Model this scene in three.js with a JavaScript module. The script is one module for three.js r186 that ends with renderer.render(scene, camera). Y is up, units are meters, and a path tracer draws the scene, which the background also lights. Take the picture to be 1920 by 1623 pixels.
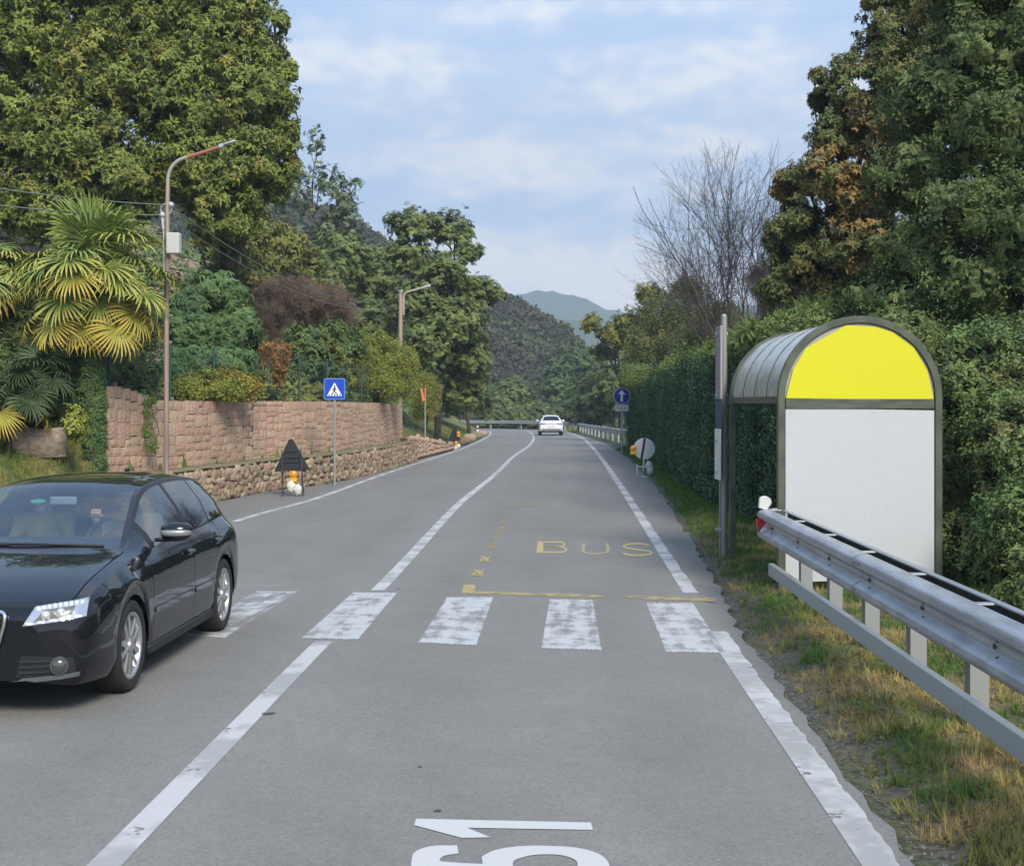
import * as THREE from 'three';
import { mergeGeometries, mergeVertices } from 'three/addons/utils/BufferGeometryUtils.js';
import { RoundedBoxGeometry } from 'three/addons/geometries/RoundedBoxGeometry.js';
import { MarchingCubes } from 'three/addons/objects/MarchingCubes.js';
import { createNoise2D, createNoise3D } from 'simplex-noise';

// ---------------------------------------------------------------- camera, sky, sun, exposure
const FOCAL = 2600, EYE = 2.0, HORIZON = 755;            // photograph pixels / metres
const scene = new THREE.Scene();
const camera = new THREE.PerspectiveCamera(2 * Math.atan(811.5 / FOCAL) * 180 / Math.PI, 1920 / 1623, 0.1, 20000);
camera.position.set(0, EYE, 0);
camera.lookAt(0, EYE, -10);
camera.setViewOffset(1920, 1623, 0, 811.5 - HORIZON, 1920, 1623);
camera.updateProjectionMatrix();
const renderer = new THREE.WebGLRenderer({ antialias: true });
renderer.setSize(1024, 865);
renderer.toneMapping = THREE.LinearToneMapping;
renderer.toneMappingExposure = 1.33;
renderer.shadowMap.enabled = true;

function rng(seed) { let a = seed >>> 0; return () => { a = (a + 0x6D2B79F5) | 0; let t = Math.imul(a ^ (a >>> 15), 1 | a); t = (t + Math.imul(t ^ (t >>> 7), 61 | t)) ^ t; return ((t ^ (t >>> 14)) >>> 0) / 4294967296; }; }
const n2 = createNoise2D(rng(11)), n3 = createNoise3D(rng(12));
const fbm2 = (x, y, o = 4) => { let s = 0, a = .5; for (let i = 0; i < o; i++) { s += a * n2(x, y); x = x * 2.03 + 7.1; y = y * 2.03 - 3.7; a *= .5; } return s; };
const fbm3 = (x, y, z, o = 4) => { let s = 0, a = .5; for (let i = 0; i < o; i++) { s += a * n3(x, y, z); x = x * 2.03 + 7.1; y = y * 2.03 - 3.7; z = z * 2.03 + 1.3; a *= .5; } return s; };
const clamp = (x, a = 0, b = 1) => Math.min(b, Math.max(a, x));
const lerp = (a, b, t) => a + (b - a) * t;
const sstep = (a, b, x) => { const t = clamp((x - a) / (b - a)); return t * t * (3 - 2 * t); };
const V = (x, y, z) => new THREE.Vector3(x, y, z);

const SKY_GAIN = 1.24;
(function makeSky() {
  const W = 2048, H = 1024, data = new Float32Array(W * H * 4);
  // elongated cloud banks: azimuth and elevation in degrees of the sky itself
  const banks = [[-7, 13.9, 4.2, .8, .8], [-3.4, 13.2, 3, .55, .6], [-5.2, 12.0, 3.2, .5, .55], [-1.6, 10.0, 4.4, .9, .9], [1.0, 9.0, 4, .7, .65], [.2, 15.8, 3.6, .7, .65], [4.5, 12.2, 3.6, .6, .7], [7.4, 13.0, 3.4, .7, .7], [6.5, 10.6, 3.2, .5, .7], [9.8, 14.0, 3, .8, .6], [9.6, 10.2, 3, .7, .75],
    [1.5, 5.6, 5, 1.0, .95], [-4, 6.1, 3, .7, .6], [4.8, 4.6, 4, .9, .8], [-13, 13, 4, 1, .7], [14, 12, 4, 1, .7], [8, 16, 4, .6, .5], [6.5, 8.6, 3, .6, .45], [-5.5, 5.0, 3, .6, .6], [-2.5, 15.0, 2, .35, .3], [3.2, 13.9, 2, .4, .5]];
  for (let j = 0; j < H; j++) for (let i = 0; i < W; i++) {
    const th = ((j + .5) / H - .5) * Math.PI, ph = ((i + .5) / W - .5) * 2 * Math.PI;
    const y = Math.sin(th), x = Math.cos(th) * Math.cos(ph), z = Math.cos(th) * Math.sin(ph);
    const az = Math.atan2(x, -z) * 180 / Math.PI, el = th * 180 / Math.PI;
    const up = Math.max(0, y), t = Math.pow(up, .55);
    let c = [lerp(.52, .13, t), lerp(.67, .32, t), lerp(.85, .66, t)];
    let cov = 0;
    const wx = az + 2.2 * fbm2(az * .22, el * .5, 3), wy = el + .9 * fbm2(az * .3 + 9, el * .8, 4);
    for (const [a, e, sx, sy, k] of banks) { const dx = (wx - a) / sx, dy = (wy - e) / sy; const q = dx * dx + dy * dy * (dy > 0 ? .8 : 1.5); if (q < 9) cov += k * Math.exp(-q); }
    const q = 1 / (up + .16);
    const far = sstep(15, 24, Math.abs(az)) + sstep(16.5, 22, el);
    cov = cov * (1.1 + 1.0 * fbm2(az * .55, el * 1.6, 5)) + clamp(far) * sstep(-.1, .55, fbm3(x * q * 1.3, 3.1, z * q * 1.3, 5)) * .8;
    cov += .42 * sstep(9, 1.5, el) + .10 * (1 + fbm2(az * .18 + 4, el * .55, 4));
    // vapour trail
    { const dx = az - 4.73, dy = el - 7.4, u = dx * .55 + dy * .835, v = dx * .835 - dy * .55; cov += .4 * Math.exp(-v * v / .006) * sstep(.75, .3, Math.abs(u)); }
    cov = clamp(cov);
    const cl = [.84, .83, .82];
    for (let k = 0; k < 3; k++) data[(j * W + i) * 4 + k] = SKY_GAIN * (y < -.02 ? [.22, .23, .24][k] : lerp(c[k], cl[k], cov * .92));
    data[(j * W + i) * 4 + 3] = 1;
  }
  const tex = new THREE.DataTexture(data, W, H, THREE.RGBAFormat, THREE.FloatType);
  tex.mapping = THREE.EquirectangularReflectionMapping; tex.magFilter = tex.minFilter = THREE.LinearFilter; tex.needsUpdate = true;
  scene.background = tex; scene.environment = tex;
})();
const sun = new THREE.DirectionalLight(new THREE.Color(1, .92, .79), 3.3);
sun.position.set(24, 52, 62 - 25); sun.target.position.set(0, 0, -25);
sun.castShadow = true; sun.shadow.radius = 38; sun.shadow.mapSize.set(2048, 2048);
{ const c = sun.shadow.camera; c.left = -70; c.right = 70; c.top = 70; c.bottom = -70; c.near = 1; c.far = 260; }
scene.add(sun, sun.target);

// ---------------------------------------------------------------- helpers
const P = (px, py, z) => V((px - 960) * z / FOCAL, EYE - (py - HORIZON) * z / FOCAL, -z);   // a point seen in the photograph at a distance
const roadY = z => { const t = clamp(z - 32, 0, 118); return -.007 * t * t / (t + 10); };
function G(px, py) { let z = 20; const D = py - HORIZON; for (let i = 0; i < 40; i++) z = (EYE - roadY(z)) * FOCAL / D; return V((px - 960) * z / FOCAL, roadY(z), -z); }
const counts = {};
function numbered(n) { const k = counts[n] = (counts[n] ?? -1) + 1; return k ? n + '_' + String(k).padStart(3, '0') : n; }
function tag(o, label, category, group, kind) { if (label) o.userData.label = label; if (category) o.userData.category = category; if (group) o.userData.group = group; if (kind) o.userData.kind = kind; return o; }
function shadows(o) { o.castShadow = o.receiveShadow = true; return o; }
function thing(name, label, category, pos, group) { const g = new THREE.Group(); g.name = numbered(name); if (pos) g.position.copy(pos); scene.add(g); return tag(g, label, category, group); }
function part(name, geo, mat, parent) { const m = shadows(new THREE.Mesh(Array.isArray(geo) ? merge(geo) : geo, mat)); m.name = parent === scene ? numbered(name) : name; parent.add(m); return m; }
function merge(list) { const l = list.map(g => { g = g.index ? g.toNonIndexed() : g; for (const k of Object.keys(g.attributes)) if (!['position', 'normal', 'uv'].includes(k)) g.deleteAttribute(k); if (!g.attributes.uv) g.setAttribute('uv', new THREE.BufferAttribute(new Float32Array(g.attributes.position.count * 2), 2)); return g; }); return mergeGeometries(l); }
const box = (w, h, d, x = 0, y = 0, z = 0, r = 0) => (r ? new RoundedBoxGeometry(w, h, d, 2, r) : new THREE.BoxGeometry(w, h, d)).translate(x, y, z);
const tube = (pts, r, n = 8, seg) => new THREE.TubeGeometry(new THREE.CatmullRomCurve3(pts), seg || pts.length * 4, r, n, false);
function rod(a, b, r0, r1 = r0, n = 10) { const d = b.clone().sub(a), g = new THREE.CylinderGeometry(r1, r0, d.length(), n); g.translate(0, d.length() / 2, 0); g.applyQuaternion(new THREE.Quaternion().setFromUnitVectors(V(0, 1, 0), d.clone().normalize())); return g.translate(a.x, a.y, a.z); }
const col = (r, g, b) => new THREE.Color().setRGB(r, g, b);
const std = (c, roughness = .8, metalness = 0, extra = {}) => new THREE.MeshStandardMaterial({ color: Array.isArray(c) ? col(...c) : c, roughness, metalness, ...extra });
function piecewise(pts) {   // monotone cubic through [x, y] pairs
  const n = pts.length, m = new Array(n).fill(0), d = [];
  for (let i = 0; i < n - 1; i++) d.push((pts[i + 1][1] - pts[i][1]) / (pts[i + 1][0] - pts[i][0]));
  m[0] = d[0]; m[n - 1] = d[n - 2];
  for (let i = 1; i < n - 1; i++) m[i] = d[i - 1] * d[i] <= 0 ? 0 : 2 * d[i - 1] * d[i] / (d[i - 1] + d[i]);
  return x => {
    if (x <= pts[0][0]) return pts[0][1] + m[0] * 0; if (x >= pts[n - 1][0]) return pts[n - 1][1];
    let i = 0; while (x > pts[i + 1][0]) i++;
    const h = pts[i + 1][0] - pts[i][0], t = (x - pts[i][0]) / h, t2 = t * t, t3 = t2 * t;
    return (2 * t3 - 3 * t2 + 1) * pts[i][1] + (t3 - 2 * t2 + t) * h * m[i] + (-2 * t3 + 3 * t2) * pts[i + 1][1] + (t3 - t2) * h * m[i + 1];
  };
}
function dataTex(N, f, srgb = false, M = N) {   // f(u, v) -> [r,g,b,a] in 0..1
  const d = new Uint8Array(N * M * 4);
  for (let j = 0; j < M; j++) for (let i = 0; i < N; i++) { const c = f((i + .5) / N, (j + .5) / M); for (let k = 0; k < 4; k++) d[(j * N + i) * 4 + k] = Math.round(255 * clamp(c[k] ?? 1)); }
  const t = new THREE.DataTexture(d, N, M, THREE.RGBAFormat); t.wrapS = t.wrapT = THREE.RepeatWrapping; t.magFilter = THREE.LinearFilter; t.minFilter = THREE.LinearMipmapLinearFilter; t.generateMipmaps = true; if (srgb) t.colorSpace = THREE.SRGBColorSpace; t.needsUpdate = true; return t;
}
// noise that tiles over one period
const hash = (i, j, s) => { let h = Math.imul(i, 374761393) ^ Math.imul(j, 668265263) ^ Math.imul(s * 101 | 0, 974634777); h = Math.imul(h ^ (h >>> 13), 1274126177); return ((h ^ (h >>> 16)) >>> 0) / 2147483648 - 1; };
const tn = (u, v, f, s = 0) => { f = Math.round(f); const x = u * f, y = v * f, i = Math.floor(x), j = Math.floor(y), a = x - i, b = y - j, p = a * a * (3 - 2 * a), q = b * b * (3 - 2 * b), w = k => ((k % f) + f) % f; return lerp(lerp(hash(w(i), w(j), s), hash(w(i + 1), w(j), s), p), lerp(hash(w(i), w(j + 1), s), hash(w(i + 1), w(j + 1), s), p), q); };
// ---------------------------------------------------------------- road in plan: x of each line as a function of the distance z
const fromPx = l => l.map(([px, py]) => { const p = G(px, py); return [-p.z, p.x]; });
const lineL = piecewise([[-4, -5.55], [10, -5.1], ...fromPx([[440, 978], [600, 932], [711, 892], [825, 855], [871, 839.6], [919, 815.2]]), [125, -2.0]]);
const lineC = piecewise([[-4, -2.1], ...fromPx([[195, 1623], [597, 1212], [715, 1100], [855, 950], [923, 894], [960, 858], [993, 834], [1001, 820]]), [112, 1.62], [125, 1.6]]);
const lineR = piecewise([[-4, 1.25], ...fromPx([[1655, 1623], [1375, 1230], [1295, 1110], [1180, 935], [1117, 845], [1105, 832], [1091, 820.6]]), [110, 4.85], [125, 4.7]]);
const asphL = piecewise([[-4, -6.4], [18, -6.7], [25, -6.55], ...fromPx([[411, 939], [500, 921], [600, 908], [699, 888], [787, 861], [850, 844], [906, 819]]), [125, -2.4]]);
const asphR = piecewise([[-4, 1.5], ...fromPx([[1735, 1623], [1560, 1410], [1445, 1250], [1392, 1180], [1350, 1100], [1290, 1000], [1225, 905], [1165, 850], [1118, 824]]), [125, 5.1]]);
const BEND = 125, PIV = -12;
// a plan point: follow the line to the bend, then a quarter circle to the left
function along(f, s, off = 0) {
  if (s <= BEND) return V(f(s) + off, roadY(s), -s);
  const r = f(BEND) + off - PIV, a = Math.min(1, (s - BEND) / 22) * Math.PI / 2, rest = Math.max(0, s - BEND - 22);
  return V(PIV + r * Math.cos(a) - rest, roadY(BEND), -BEND - r * Math.sin(a));
}
function ribbon(fa, fb, s0, s1, ds, nx, dy, uvScale = 1, jag = 0) {
  const pos = [], uv = [], idx = [], n = Math.max(1, Math.ceil((s1 - s0) / ds));
  for (let i = 0; i <= n; i++) {
    const s = lerp(s0, s1, i / n), a = fa(s), b = fb(s);
    for (let k = 0; k <= nx; k++) {
      const p = a.clone().lerp(b, k / nx);
      if (jag && k === nx) p.x += jag * (fbm2(s * 2.2, 4.5, 4) - .1 + .5 * Math.max(0, n2(s * 5, 8)));
      pos.push(p.x, p.y + dy, p.z); uv.push(p.x * uvScale, -p.z * uvScale);
    }
  }
  for (let i = 0; i < n; i++) for (let k = 0; k < nx; k++) { const a = i * (nx + 1) + k, b = a + 1, c = a + nx + 1, d = c + 1; idx.push(a, b, c, b, d, c); }
  const g = new THREE.BufferGeometry(); g.setAttribute('position', new THREE.Float32BufferAttribute(pos, 3)); g.setAttribute('uv', new THREE.Float32BufferAttribute(uv, 2)); g.setIndex(idx); g.computeVertexNormals(); return g;
}
const off = (f, d) => s => along(f, s, d);

// ---------------------------------------------------------------- terrain
const wallX = piecewise([[14, -8.6], [20, -7.7], [24, -6.86], [26, -6.5], ...fromPx([[411, 939], [500, 921], [600, 908], [699, 888], [787, 860]]), [62, -3.6], [80, -3.1], [108, -2.6], [125, -2.9]]);
function terrainY(x, z) {
  const zz = clamp(z, -4, BEND), base = roadY(z);
  let y = base - .06;
  const l = wallX(zz) - x;
  const inBend = z > BEND + 1;
  if (!inBend) {
    if (l > -.2) {
      const wall = sstep(23, 25.5, z) * sstep(50.5, 49.5, z);            // the terrace held by the two walls
      const slope = .2 + 1.5 * sstep(0, 2.6, l) + .55 * Math.max(0, l - 2.6);
      const bank = clamp(l * .42, 0, 1.7) + .62 * Math.max(0, l - 4);
      const terrace = l < .25 ? -.06 : l < .7 ? .66 : 1.95 + .5 * Math.max(0, l - 2.5);
      const open = z < 24.5 ? clamp((l + .2) * .74, 0, 1.6) + .5 * Math.max(0, l - 4.5) : bank;
      y = base - .06 + lerp(open, terrace, wall) + (l > .8 ? .14 * fbm2(x * .5, z * .5, 3) : 0);
      y = Math.min(y, base + 30 + 2 * fbm2(x * .05, z * .05, 3));
    }
    const r = x - asphR(zz);
    if (r > 0) y = base - .06 + .10 * sstep(.1, .5, r) + .06 * fbm2(x * 1.3, z * 1.3, 3) * sstep(0, .4, r) + .25 * Math.max(0, r - 4.2) * sstep(120, 60, z);
  } else {
    const d = Math.hypot(x - PIV, z - BEND), out = z < BEND || x > PIV ? d : Math.abs(z - BEND);
    if (out > 17.4) y = base - .1 - .22 * Math.min(40, out - 17.4);
    else if (out < 9.6) y = base - .06 + .5 * (9.6 - out);
  }
  if (z > 170) y = lerp(y, -9, sstep(170, 230, z));
  return y;
}
const asphaltTex = dataTex(1024, (u, v) => {
  const h = (Math.sin(u * 51234.7 + v * 91127.3) * 43758.5453) % 1, r = Math.abs(h);
  const m = .5 + .5 * tn(u, v, 34, 2), f = .5 + .25 * tn(u, v, 170, 7) + .25 * tn(u, v, 290, 8);
  let c = .78 + .34 * (f - .5) + .05 * (m - .5) + .24 * (r - .5); if (r > .985) c += .14; if (r < .012) c -= .2;
  return [c, c * .995, c * .985, 1];
});
asphaltTex.repeat.set(.42, .42);
const asphaltBump = dataTex(512, (u, v) => { const f = .5 + .5 * tn(u, v, 120, 3), r = Math.abs((Math.sin(u * 1234.7 + v * 9127.3) * 43758.5453) % 1); const c = .5 + .35 * (f - .5) + .4 * (r - .5); return [c, c, c, 1]; }); asphaltBump.repeat.set(1, 1);
const asphaltMat = new THREE.MeshStandardMaterial({ color: col(.266, .258, .24), map: asphaltTex, bumpMap: asphaltBump, bumpScale: .004, roughness: .86, vertexColors: true });
const road = thing('road', null, null); road.userData.kind = 'structure'; road.userData.label = 'grey two-lane asphalt road with white and yellow markings';
{
  const g = ribbon(off(asphL, 0), off(asphR, 0), -3, 190, .3, 30, 0, 1);
  const p = g.attributes.position, c = [];
  for (let i = 0; i < p.count; i++) {
    const x = p.getX(i), z = -p.getZ(i), zz = clamp(z, 0, BEND);
    const k = i % 31; if (k === 30) p.setX(i, x + .10 * fbm2(z * 1.1, 2, 4)); if (k === 30) p.setY(i, p.getY(i) - .025);
    let v = 1 + .10 * fbm2(x * .5, z * .16, 4) + .08 * fbm2(x * 2.1 + 30, z * 1.1, 4);
    const lane = x > lineC(zz) ? (x - lineC(zz)) / 3.4 : (lineC(zz) - x) / 3.4;      // oil and rubber wear: mottled wheel tracks
    const tr = Math.exp(-Math.pow((lane - .24) / .11, 2)) + Math.exp(-Math.pow((lane - .76) / .11, 2));
    v += tr * (-.07 + .08 * fbm2(x * 1.7, z * .25 + 40, 3)) - .06 * Math.exp(-Math.pow((lane - .5) / .12, 2)) * (.5 + fbm2(x, z * .3 + 9, 3));
    const sh = x > lineR(zz) + .2 || x < lineL(zz) - .2 ? .9 : 1;                    // older, darker strip of the shoulder
    c.push(v * sh * 1.0, v * sh * (1.0), v * sh * (1.0));
  }
  g.setAttribute('color', new THREE.Float32BufferAttribute(c, 3));
  part('asphalt', g, asphaltMat, road);
}
// paint: worn with real bare patches
function wearTex(seed, amount, N = 512, streak = 1) {
  return dataTex(N, (u, v) => {
    const a = fbm2(u * 2.2 + seed, v * 2.6 * streak + seed, 3), b = fbm2(u * 16 + seed, v * 16, 3), edge = Math.min(u, 1 - u, v, 1 - v);
    const st = fbm2(u * 1.1 + seed * 3, v * 9 + seed, 3), w = fbm2(u * 2.2 + seed * 5, v * 1.8 - seed, 3);
    let k = 1.0 + .45 * a + .45 * st + .55 * w + .14 * b - amount; k += .55 * sstep(.07, .0, v) + .35 * sstep(.93, 1, v);
    const e = sstep(0, .012 + .03 * (b + .5), edge);
    const q = (.10 + .86 * sstep(-.15, .95, k)) * e; return [q, q, q, 1];
  });
}
const paintWhite = std([.74, .75, .77], .7);
const fineWear = dataTex(1024, (u, v) => { const a = tn(u, v, 5, 1) + .6 * tn(u, v, 11, 2) + .4 * tn(u, v, 37, 3), q = (.62 + .34 * sstep(-.9, .5, a)) * (1 - .75 * sstep(.95, 1.25, tn(u, v, 9, 5) + .5 * tn(u, v, 31, 6) + .4 * tn(u, v, 90, 7))); return [q, q, q, 1]; });
const paintLine = std([.51, .51, .505], .7, 0, { alphaMap: fineWear, transparent: true });
function lineGeo(f, w, s0, s1, dy = .004) { const g = ribbon(off(f, -w / 2), off(f, w / 2), s0, s1, .25, 2, dy, .5); return g; }
part('centre_line', [lineGeo(lineC, .15, -2, G(607, 1203).z * -1), lineGeo(lineC, .15, -G(708, 1107).z, 190)], paintLine, road);
{
  const a = ribbon(off(lineR, -.09), off(lineR, .085), -2, -G(1357, 1184).z, .05, 3, .004, .5, .022), b = ribbon(off(lineR, -.085), off(lineR, .07), -G(1300, 1112).z, 188, .2, 3, .004, .5, .02);
  part('edge_line', [a, b], paintLine, road);
  part('edge_line', lineGeo(lineL, .14, -G(440, 978).z, 186), paintLine, road);
}
function quadMark(name, pts, mat, dy = .004, nx = 6, ny = 10) {   // far-left, far-right, near-right, near-left in photograph pixels
  const [a, b, c, d] = pts.map(p => G(...p)), pos = [], uv = [], idx = [];
  for (let j = 0; j <= ny; j++) for (let i = 0; i <= nx; i++) { const u = i / nx, v = j / ny; const p = d.clone().lerp(c, u).lerp(a.clone().lerp(b, u), v); pos.push(p.x, p.y + dy, p.z); uv.push(u, v); }
  for (let j = 0; j < ny; j++) for (let i = 0; i < nx; i++) { const q = j * (nx + 1) + i; idx.push(q, q + 1, q + nx + 1, q + 1, q + nx + 2, q + nx + 1); }
  const g = new THREE.BufferGeometry(); g.setAttribute('position', new THREE.Float32BufferAttribute(pos, 3)); g.setAttribute('uv', new THREE.Float32BufferAttribute(uv, 2)); g.setIndex(idx); g.computeVertexNormals();
  return part(name, g, mat, road);
}
const stripes = [[[482, 1108], [562, 1108], [420, 1198], [330, 1192]], [[662, 1110], [746, 1111], [671, 1201], [562, 1198]], [[838, 1119], [926, 1119], [894, 1212], [782, 1206]], [[1030, 1123], [1112, 1124], [1130, 1221], [1013, 1217]], [[1210, 1130], [1300, 1130], [1362, 1226], [1248, 1224]]];
stripes.forEach((s, i) => quadMark('crossing_stripe', s, std([.49, .495, .50], .75, 0, { alphaMap: wearTex(3.3 * i + 1, [.62, .3, .36, .38, .34][i], 512, 2.2), transparent: true })));
const yellow = (k, seed) => std([.42, .335, .15], .8, 0, { alphaMap: wearTex(seed, k, 256), transparent: true });
const yA = yellow(.15, 2), yB = yellow(.42, 8), yC = yellow(.75, 5), yD = yellow(.95, 6);
quadMark('stop_bay_line', [[890, 1108], [1340, 1121], [1342, 1129], [888, 1114]], std([.42, .335, .15], .8, 0, { alphaMap: dataTex(512, (u, v) => { const q = sstep(-.3, .35, fbm2(u * 9, v * 1.3, 4) + .30 - .5 * sstep(.45, .6, u) * sstep(.75, .65, u)) * sstep(0, .2, Math.min(v, 1 - v)); const w = q * .85; return [w, w, w, 1]; }, false, 64), transparent: true }), .004, 20, 2);
const dashes = [[865, 1096, 892, 1113, yA], [883, 1068, 908, 1080, yB], [897, 1042, 919, 1054, yB], [910, 1020, 929, 1031, yC], [921, 1003, 939, 1012, yC], [929, 988, 947, 996, yC], [936, 973, 952, 980, yC], [942, 960, 957, 966, yD], [950, 947, 964, 952, yC]];
for (const [x0, y0, x1, y1, m] of dashes) quadMark('bay_dash', [[x0 + 4, y0], [x1 + 1, y0], [x1 - 3, y1], [x0, y1]], m, .004, 3, 3);
quadMark('stop_bay_line', [[962, 946], [1040, 948], [1040, 950], [960, 948]], yD, .004, 8, 2);
// lettering as flat painted shapes; (u, v) of each letter box mapped onto the road
function letterGeo(loops, map) {
  const sh = new THREE.Shape(loops[0].map(p => new THREE.Vector2(...p))); for (const h of loops.slice(1)) sh.holes.push(new THREE.Path(h.map(p => new THREE.Vector2(...p))));
  const g = new THREE.ShapeGeometry(sh), p = g.attributes.position; for (let i = 0; i < p.count; i++) { const q = map(p.getX(i), p.getY(i)); p.setXYZ(i, q.x, q.y, q.z); } g.computeVertexNormals(); return g;
}
function strokeLoop(pts, w) {   // outline of a flat stroke; w may be [wx, wy] (a stroke is wider along the road than across)
  const L = [], R = []; const [wx, wy] = Array.isArray(w) ? w : [w, w];
  pts.forEach((p, i) => { const a = pts[Math.max(0, i - 1)], b = pts[Math.min(pts.length - 1, i + 1)], dx = b[0] - a[0], dy = b[1] - a[1], l = Math.hypot(dx, dy), nx = -dy / l * wx / 2, ny = dx / l * wy / 2; L.push([p[0] + nx, p[1] + ny]); R.push([p[0] - nx, p[1] - ny]); });
  return [...L, ...R.reverse()];
}
const arcPts = (cx, cy, rx, ry, a0, a1, n = 16) => Array.from({ length: n + 1 }, (_, i) => { const a = lerp(a0, a1, i / n) * Math.PI / 180; return [cx + rx * Math.cos(a), cy + ry * Math.sin(a)]; });
{
  const bx = (x0, x1, y0, y1) => (u, v) => { const p = G(lerp(x0, x1, u) , lerp(y1, y0, v)); p.y += .004; return p; };
  const B = bx(1005, 1062, 1015, 1037), U = bx(1090, 1143, 1019, 1040), S = bx(1165, 1224, 1018, 1043);
  const yw = wearTex(14, .2, 256), mB = std([.43, .345, .155], .8), mU = std([.335, .295, .19], .8);
  part('letter', [letterGeo([[[0, 0], [.24, 0], [.24, 1], [.06, 1]]], B), letterGeo([strokeLoop([[.24, .93], [.7, .93], ...arcPts(.72, .74, .22, .19, 90, -90), [.3, .55]], [.06, .13])], B), letterGeo([strokeLoop([[.3, .53], [.74, .52], ...arcPts(.76, .29, .24, .22, 90, -90), [.24, .07]], [.07, .13])], B)], mB, road);
  part('letter', letterGeo([strokeLoop([[.1, 1], [.06, .5], ...arcPts(.5, .32, .44, .25, 180, 360), [.94, .6], [.9, 1]], [.12, .13])], U), mU, road);
  part('letter', letterGeo([strokeLoop([...arcPts(.48, .74, .40, .2, 10, 255, 20), [.6, .46], ...arcPts(.52, .26, .45, .2, 60, -170, 20)], [.09, .15])], S), mB, road);
  // street-name overlay number, added as paint along the lane, read with the head tilted left
  const map1 = (px, py) => { const p = G(px, py); p.y += .0042; return p; };
  const w = std([.53, .53, .52], .7, 0, {});
  part('overlay_digit', letterGeo([[[780, 1536], [1108, 1543], [1112, 1557], [876, 1553], [920, 1571], [866, 1572], [776, 1548]]], map1), w, road);
  const c6 = [[770, 1623], [776, 1600], [806, 1588], [857, 1586], [860, 1601], [830, 1607], [824, 1614], [850, 1618], [905, 1621], [903, 1607], [925, 1596], [970, 1588], [1030, 1587], [1090, 1592], [1128, 1605], [1142, 1621], [1140, 1640], [1090, 1664], [960, 1672], [840, 1662], [785, 1645]];
  const h6 = [[962, 1617], [985, 1607], [1020, 1603], [1060, 1606], [1082, 1617], [1080, 1632], [1040, 1641], [990, 1640], [965, 1630]];
  const round = (l, n, closed) => { const c = new THREE.CatmullRomCurve3((closed ? l : l).map(p => V(p[0], p[1], 0)), !!closed); return c.getPoints(n).slice(0, closed ? n : n + 1).map(p => [p.x, p.y]); };
  part('overlay_digit', letterGeo([[...round(c6.slice(0, 4), 12), ...round(c6.slice(4, 9), 14), ...round(c6.slice(9), 60)], round(h6, 40, true)], map1), w, road);
  const rr = rng(17), sp = [];
  for (let i = 0; i < 16; i++) { const c = i ? V(lerp(-4.5, 1.4, rr()), 0, -lerp(5.8, 24, Math.pow(rr(), 1.4))) : G(505, 1338), q = i ? lerp(.010, .032, rr() * rr()) : .04, n = 9, g = new THREE.CircleGeometry(1, n), p = g.attributes.position; for (let k = 1; k < p.count; k++) { const f = q * lerp(.5, 1.3, hash(k % n, i, 3) * .5 + .5); p.setXYZ(k, p.getX(k) * f * 1.3, p.getY(k) * f, 0); } g.rotateX(-Math.PI / 2); g.translate(c.x, .0045, c.z); sp.push(g); }
  part('tar_spots', sp, std([.075, .074, .07], .9), road).userData.kind = 'stuff';
}
// terrain sheet
{
  const xs = [], zs = [];
  for (let x = -14; x <= 10; x += .25) xs.push(x); for (let s = .4, x = 10; x < 1500; s *= 1.16) { x += s; xs.push(x); } for (let s = .4, x = -14; x > -1500; s *= 1.16) { x -= s; xs.unshift(x); }
  for (let z = -6; z < 62; z += .3) zs.push(z); for (let z = 62; z < 180; z += 1) zs.push(z); for (let s = 1.2, z = 180; z < 2300; s *= 1.18) { zs.push(z); z += s; }
  const pos = [], c = [], uv = [], idx = [], nx = xs.length;
  for (const z of zs) for (const x of xs) {
    pos.push(x, terrainY(x, z), -z); uv.push(x, z);
    const zz = clamp(z, 0, BEND), l = wallX(zz) - x, r = x - asphR(zz);
    const n = fbm2(x * 1.1, z * 1.1, 4), m = fbm2(x * .35 + 20, z * .35, 3);
    let k = [.085, .10, .035];
    if (r > 0) { const dry = clamp(.42 + 1.1 * n + .7 * m - .035 * (z - 10)); k = [lerp(.05, .23, dry), lerp(.085, .17, dry), lerp(.025, .085, dry)]; const gr = sstep(.42, .05, r + .25 * n) ; k = [lerp(k[0], .17, gr), lerp(k[1], .155, gr), lerp(k[2], .13, gr)]; }
    else if (l > 3) k = [.045, .05, .02];
    else if (l > 0) { const dry = clamp(.5 + n); k = [lerp(.07, .22, dry), lerp(.13, .2, dry), lerp(.02, .07, dry)]; }
    const v = 1 + .35 * n; c.push(k[0] * v, k[1] * v, k[2] * v);
  }
  for (let j = 0; j < zs.length - 1; j++) for (let i = 0; i < nx - 1; i++) { const a = j * nx + i; idx.push(a, a + 1, a + nx, a + 1, a + nx + 1, a + nx); }
  const g = new THREE.BufferGeometry(); g.setAttribute('position', new THREE.Float32BufferAttribute(pos, 3)); g.setAttribute('color', new THREE.Float32BufferAttribute(c, 3)); g.setAttribute('uv', new THREE.Float32BufferAttribute(uv, 2)); g.setIndex(idx); g.computeVertexNormals();
  const soil = dataTex(512, (u, v) => { const r = Math.abs((Math.sin(u * 3234.7 + v * 7127.3) * 43758.5453) % 1); const q = .72 + .35 * tn(u, v, 40, 5) + .3 * (r - .5); return [q, q * .98, q * .95, 1]; });
  const m = part('ground', g, new THREE.MeshStandardMaterial({ map: soil, vertexColors: true, roughness: 1, side: THREE.DoubleSide }), scene); m.userData.kind = 'structure';
}
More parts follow.
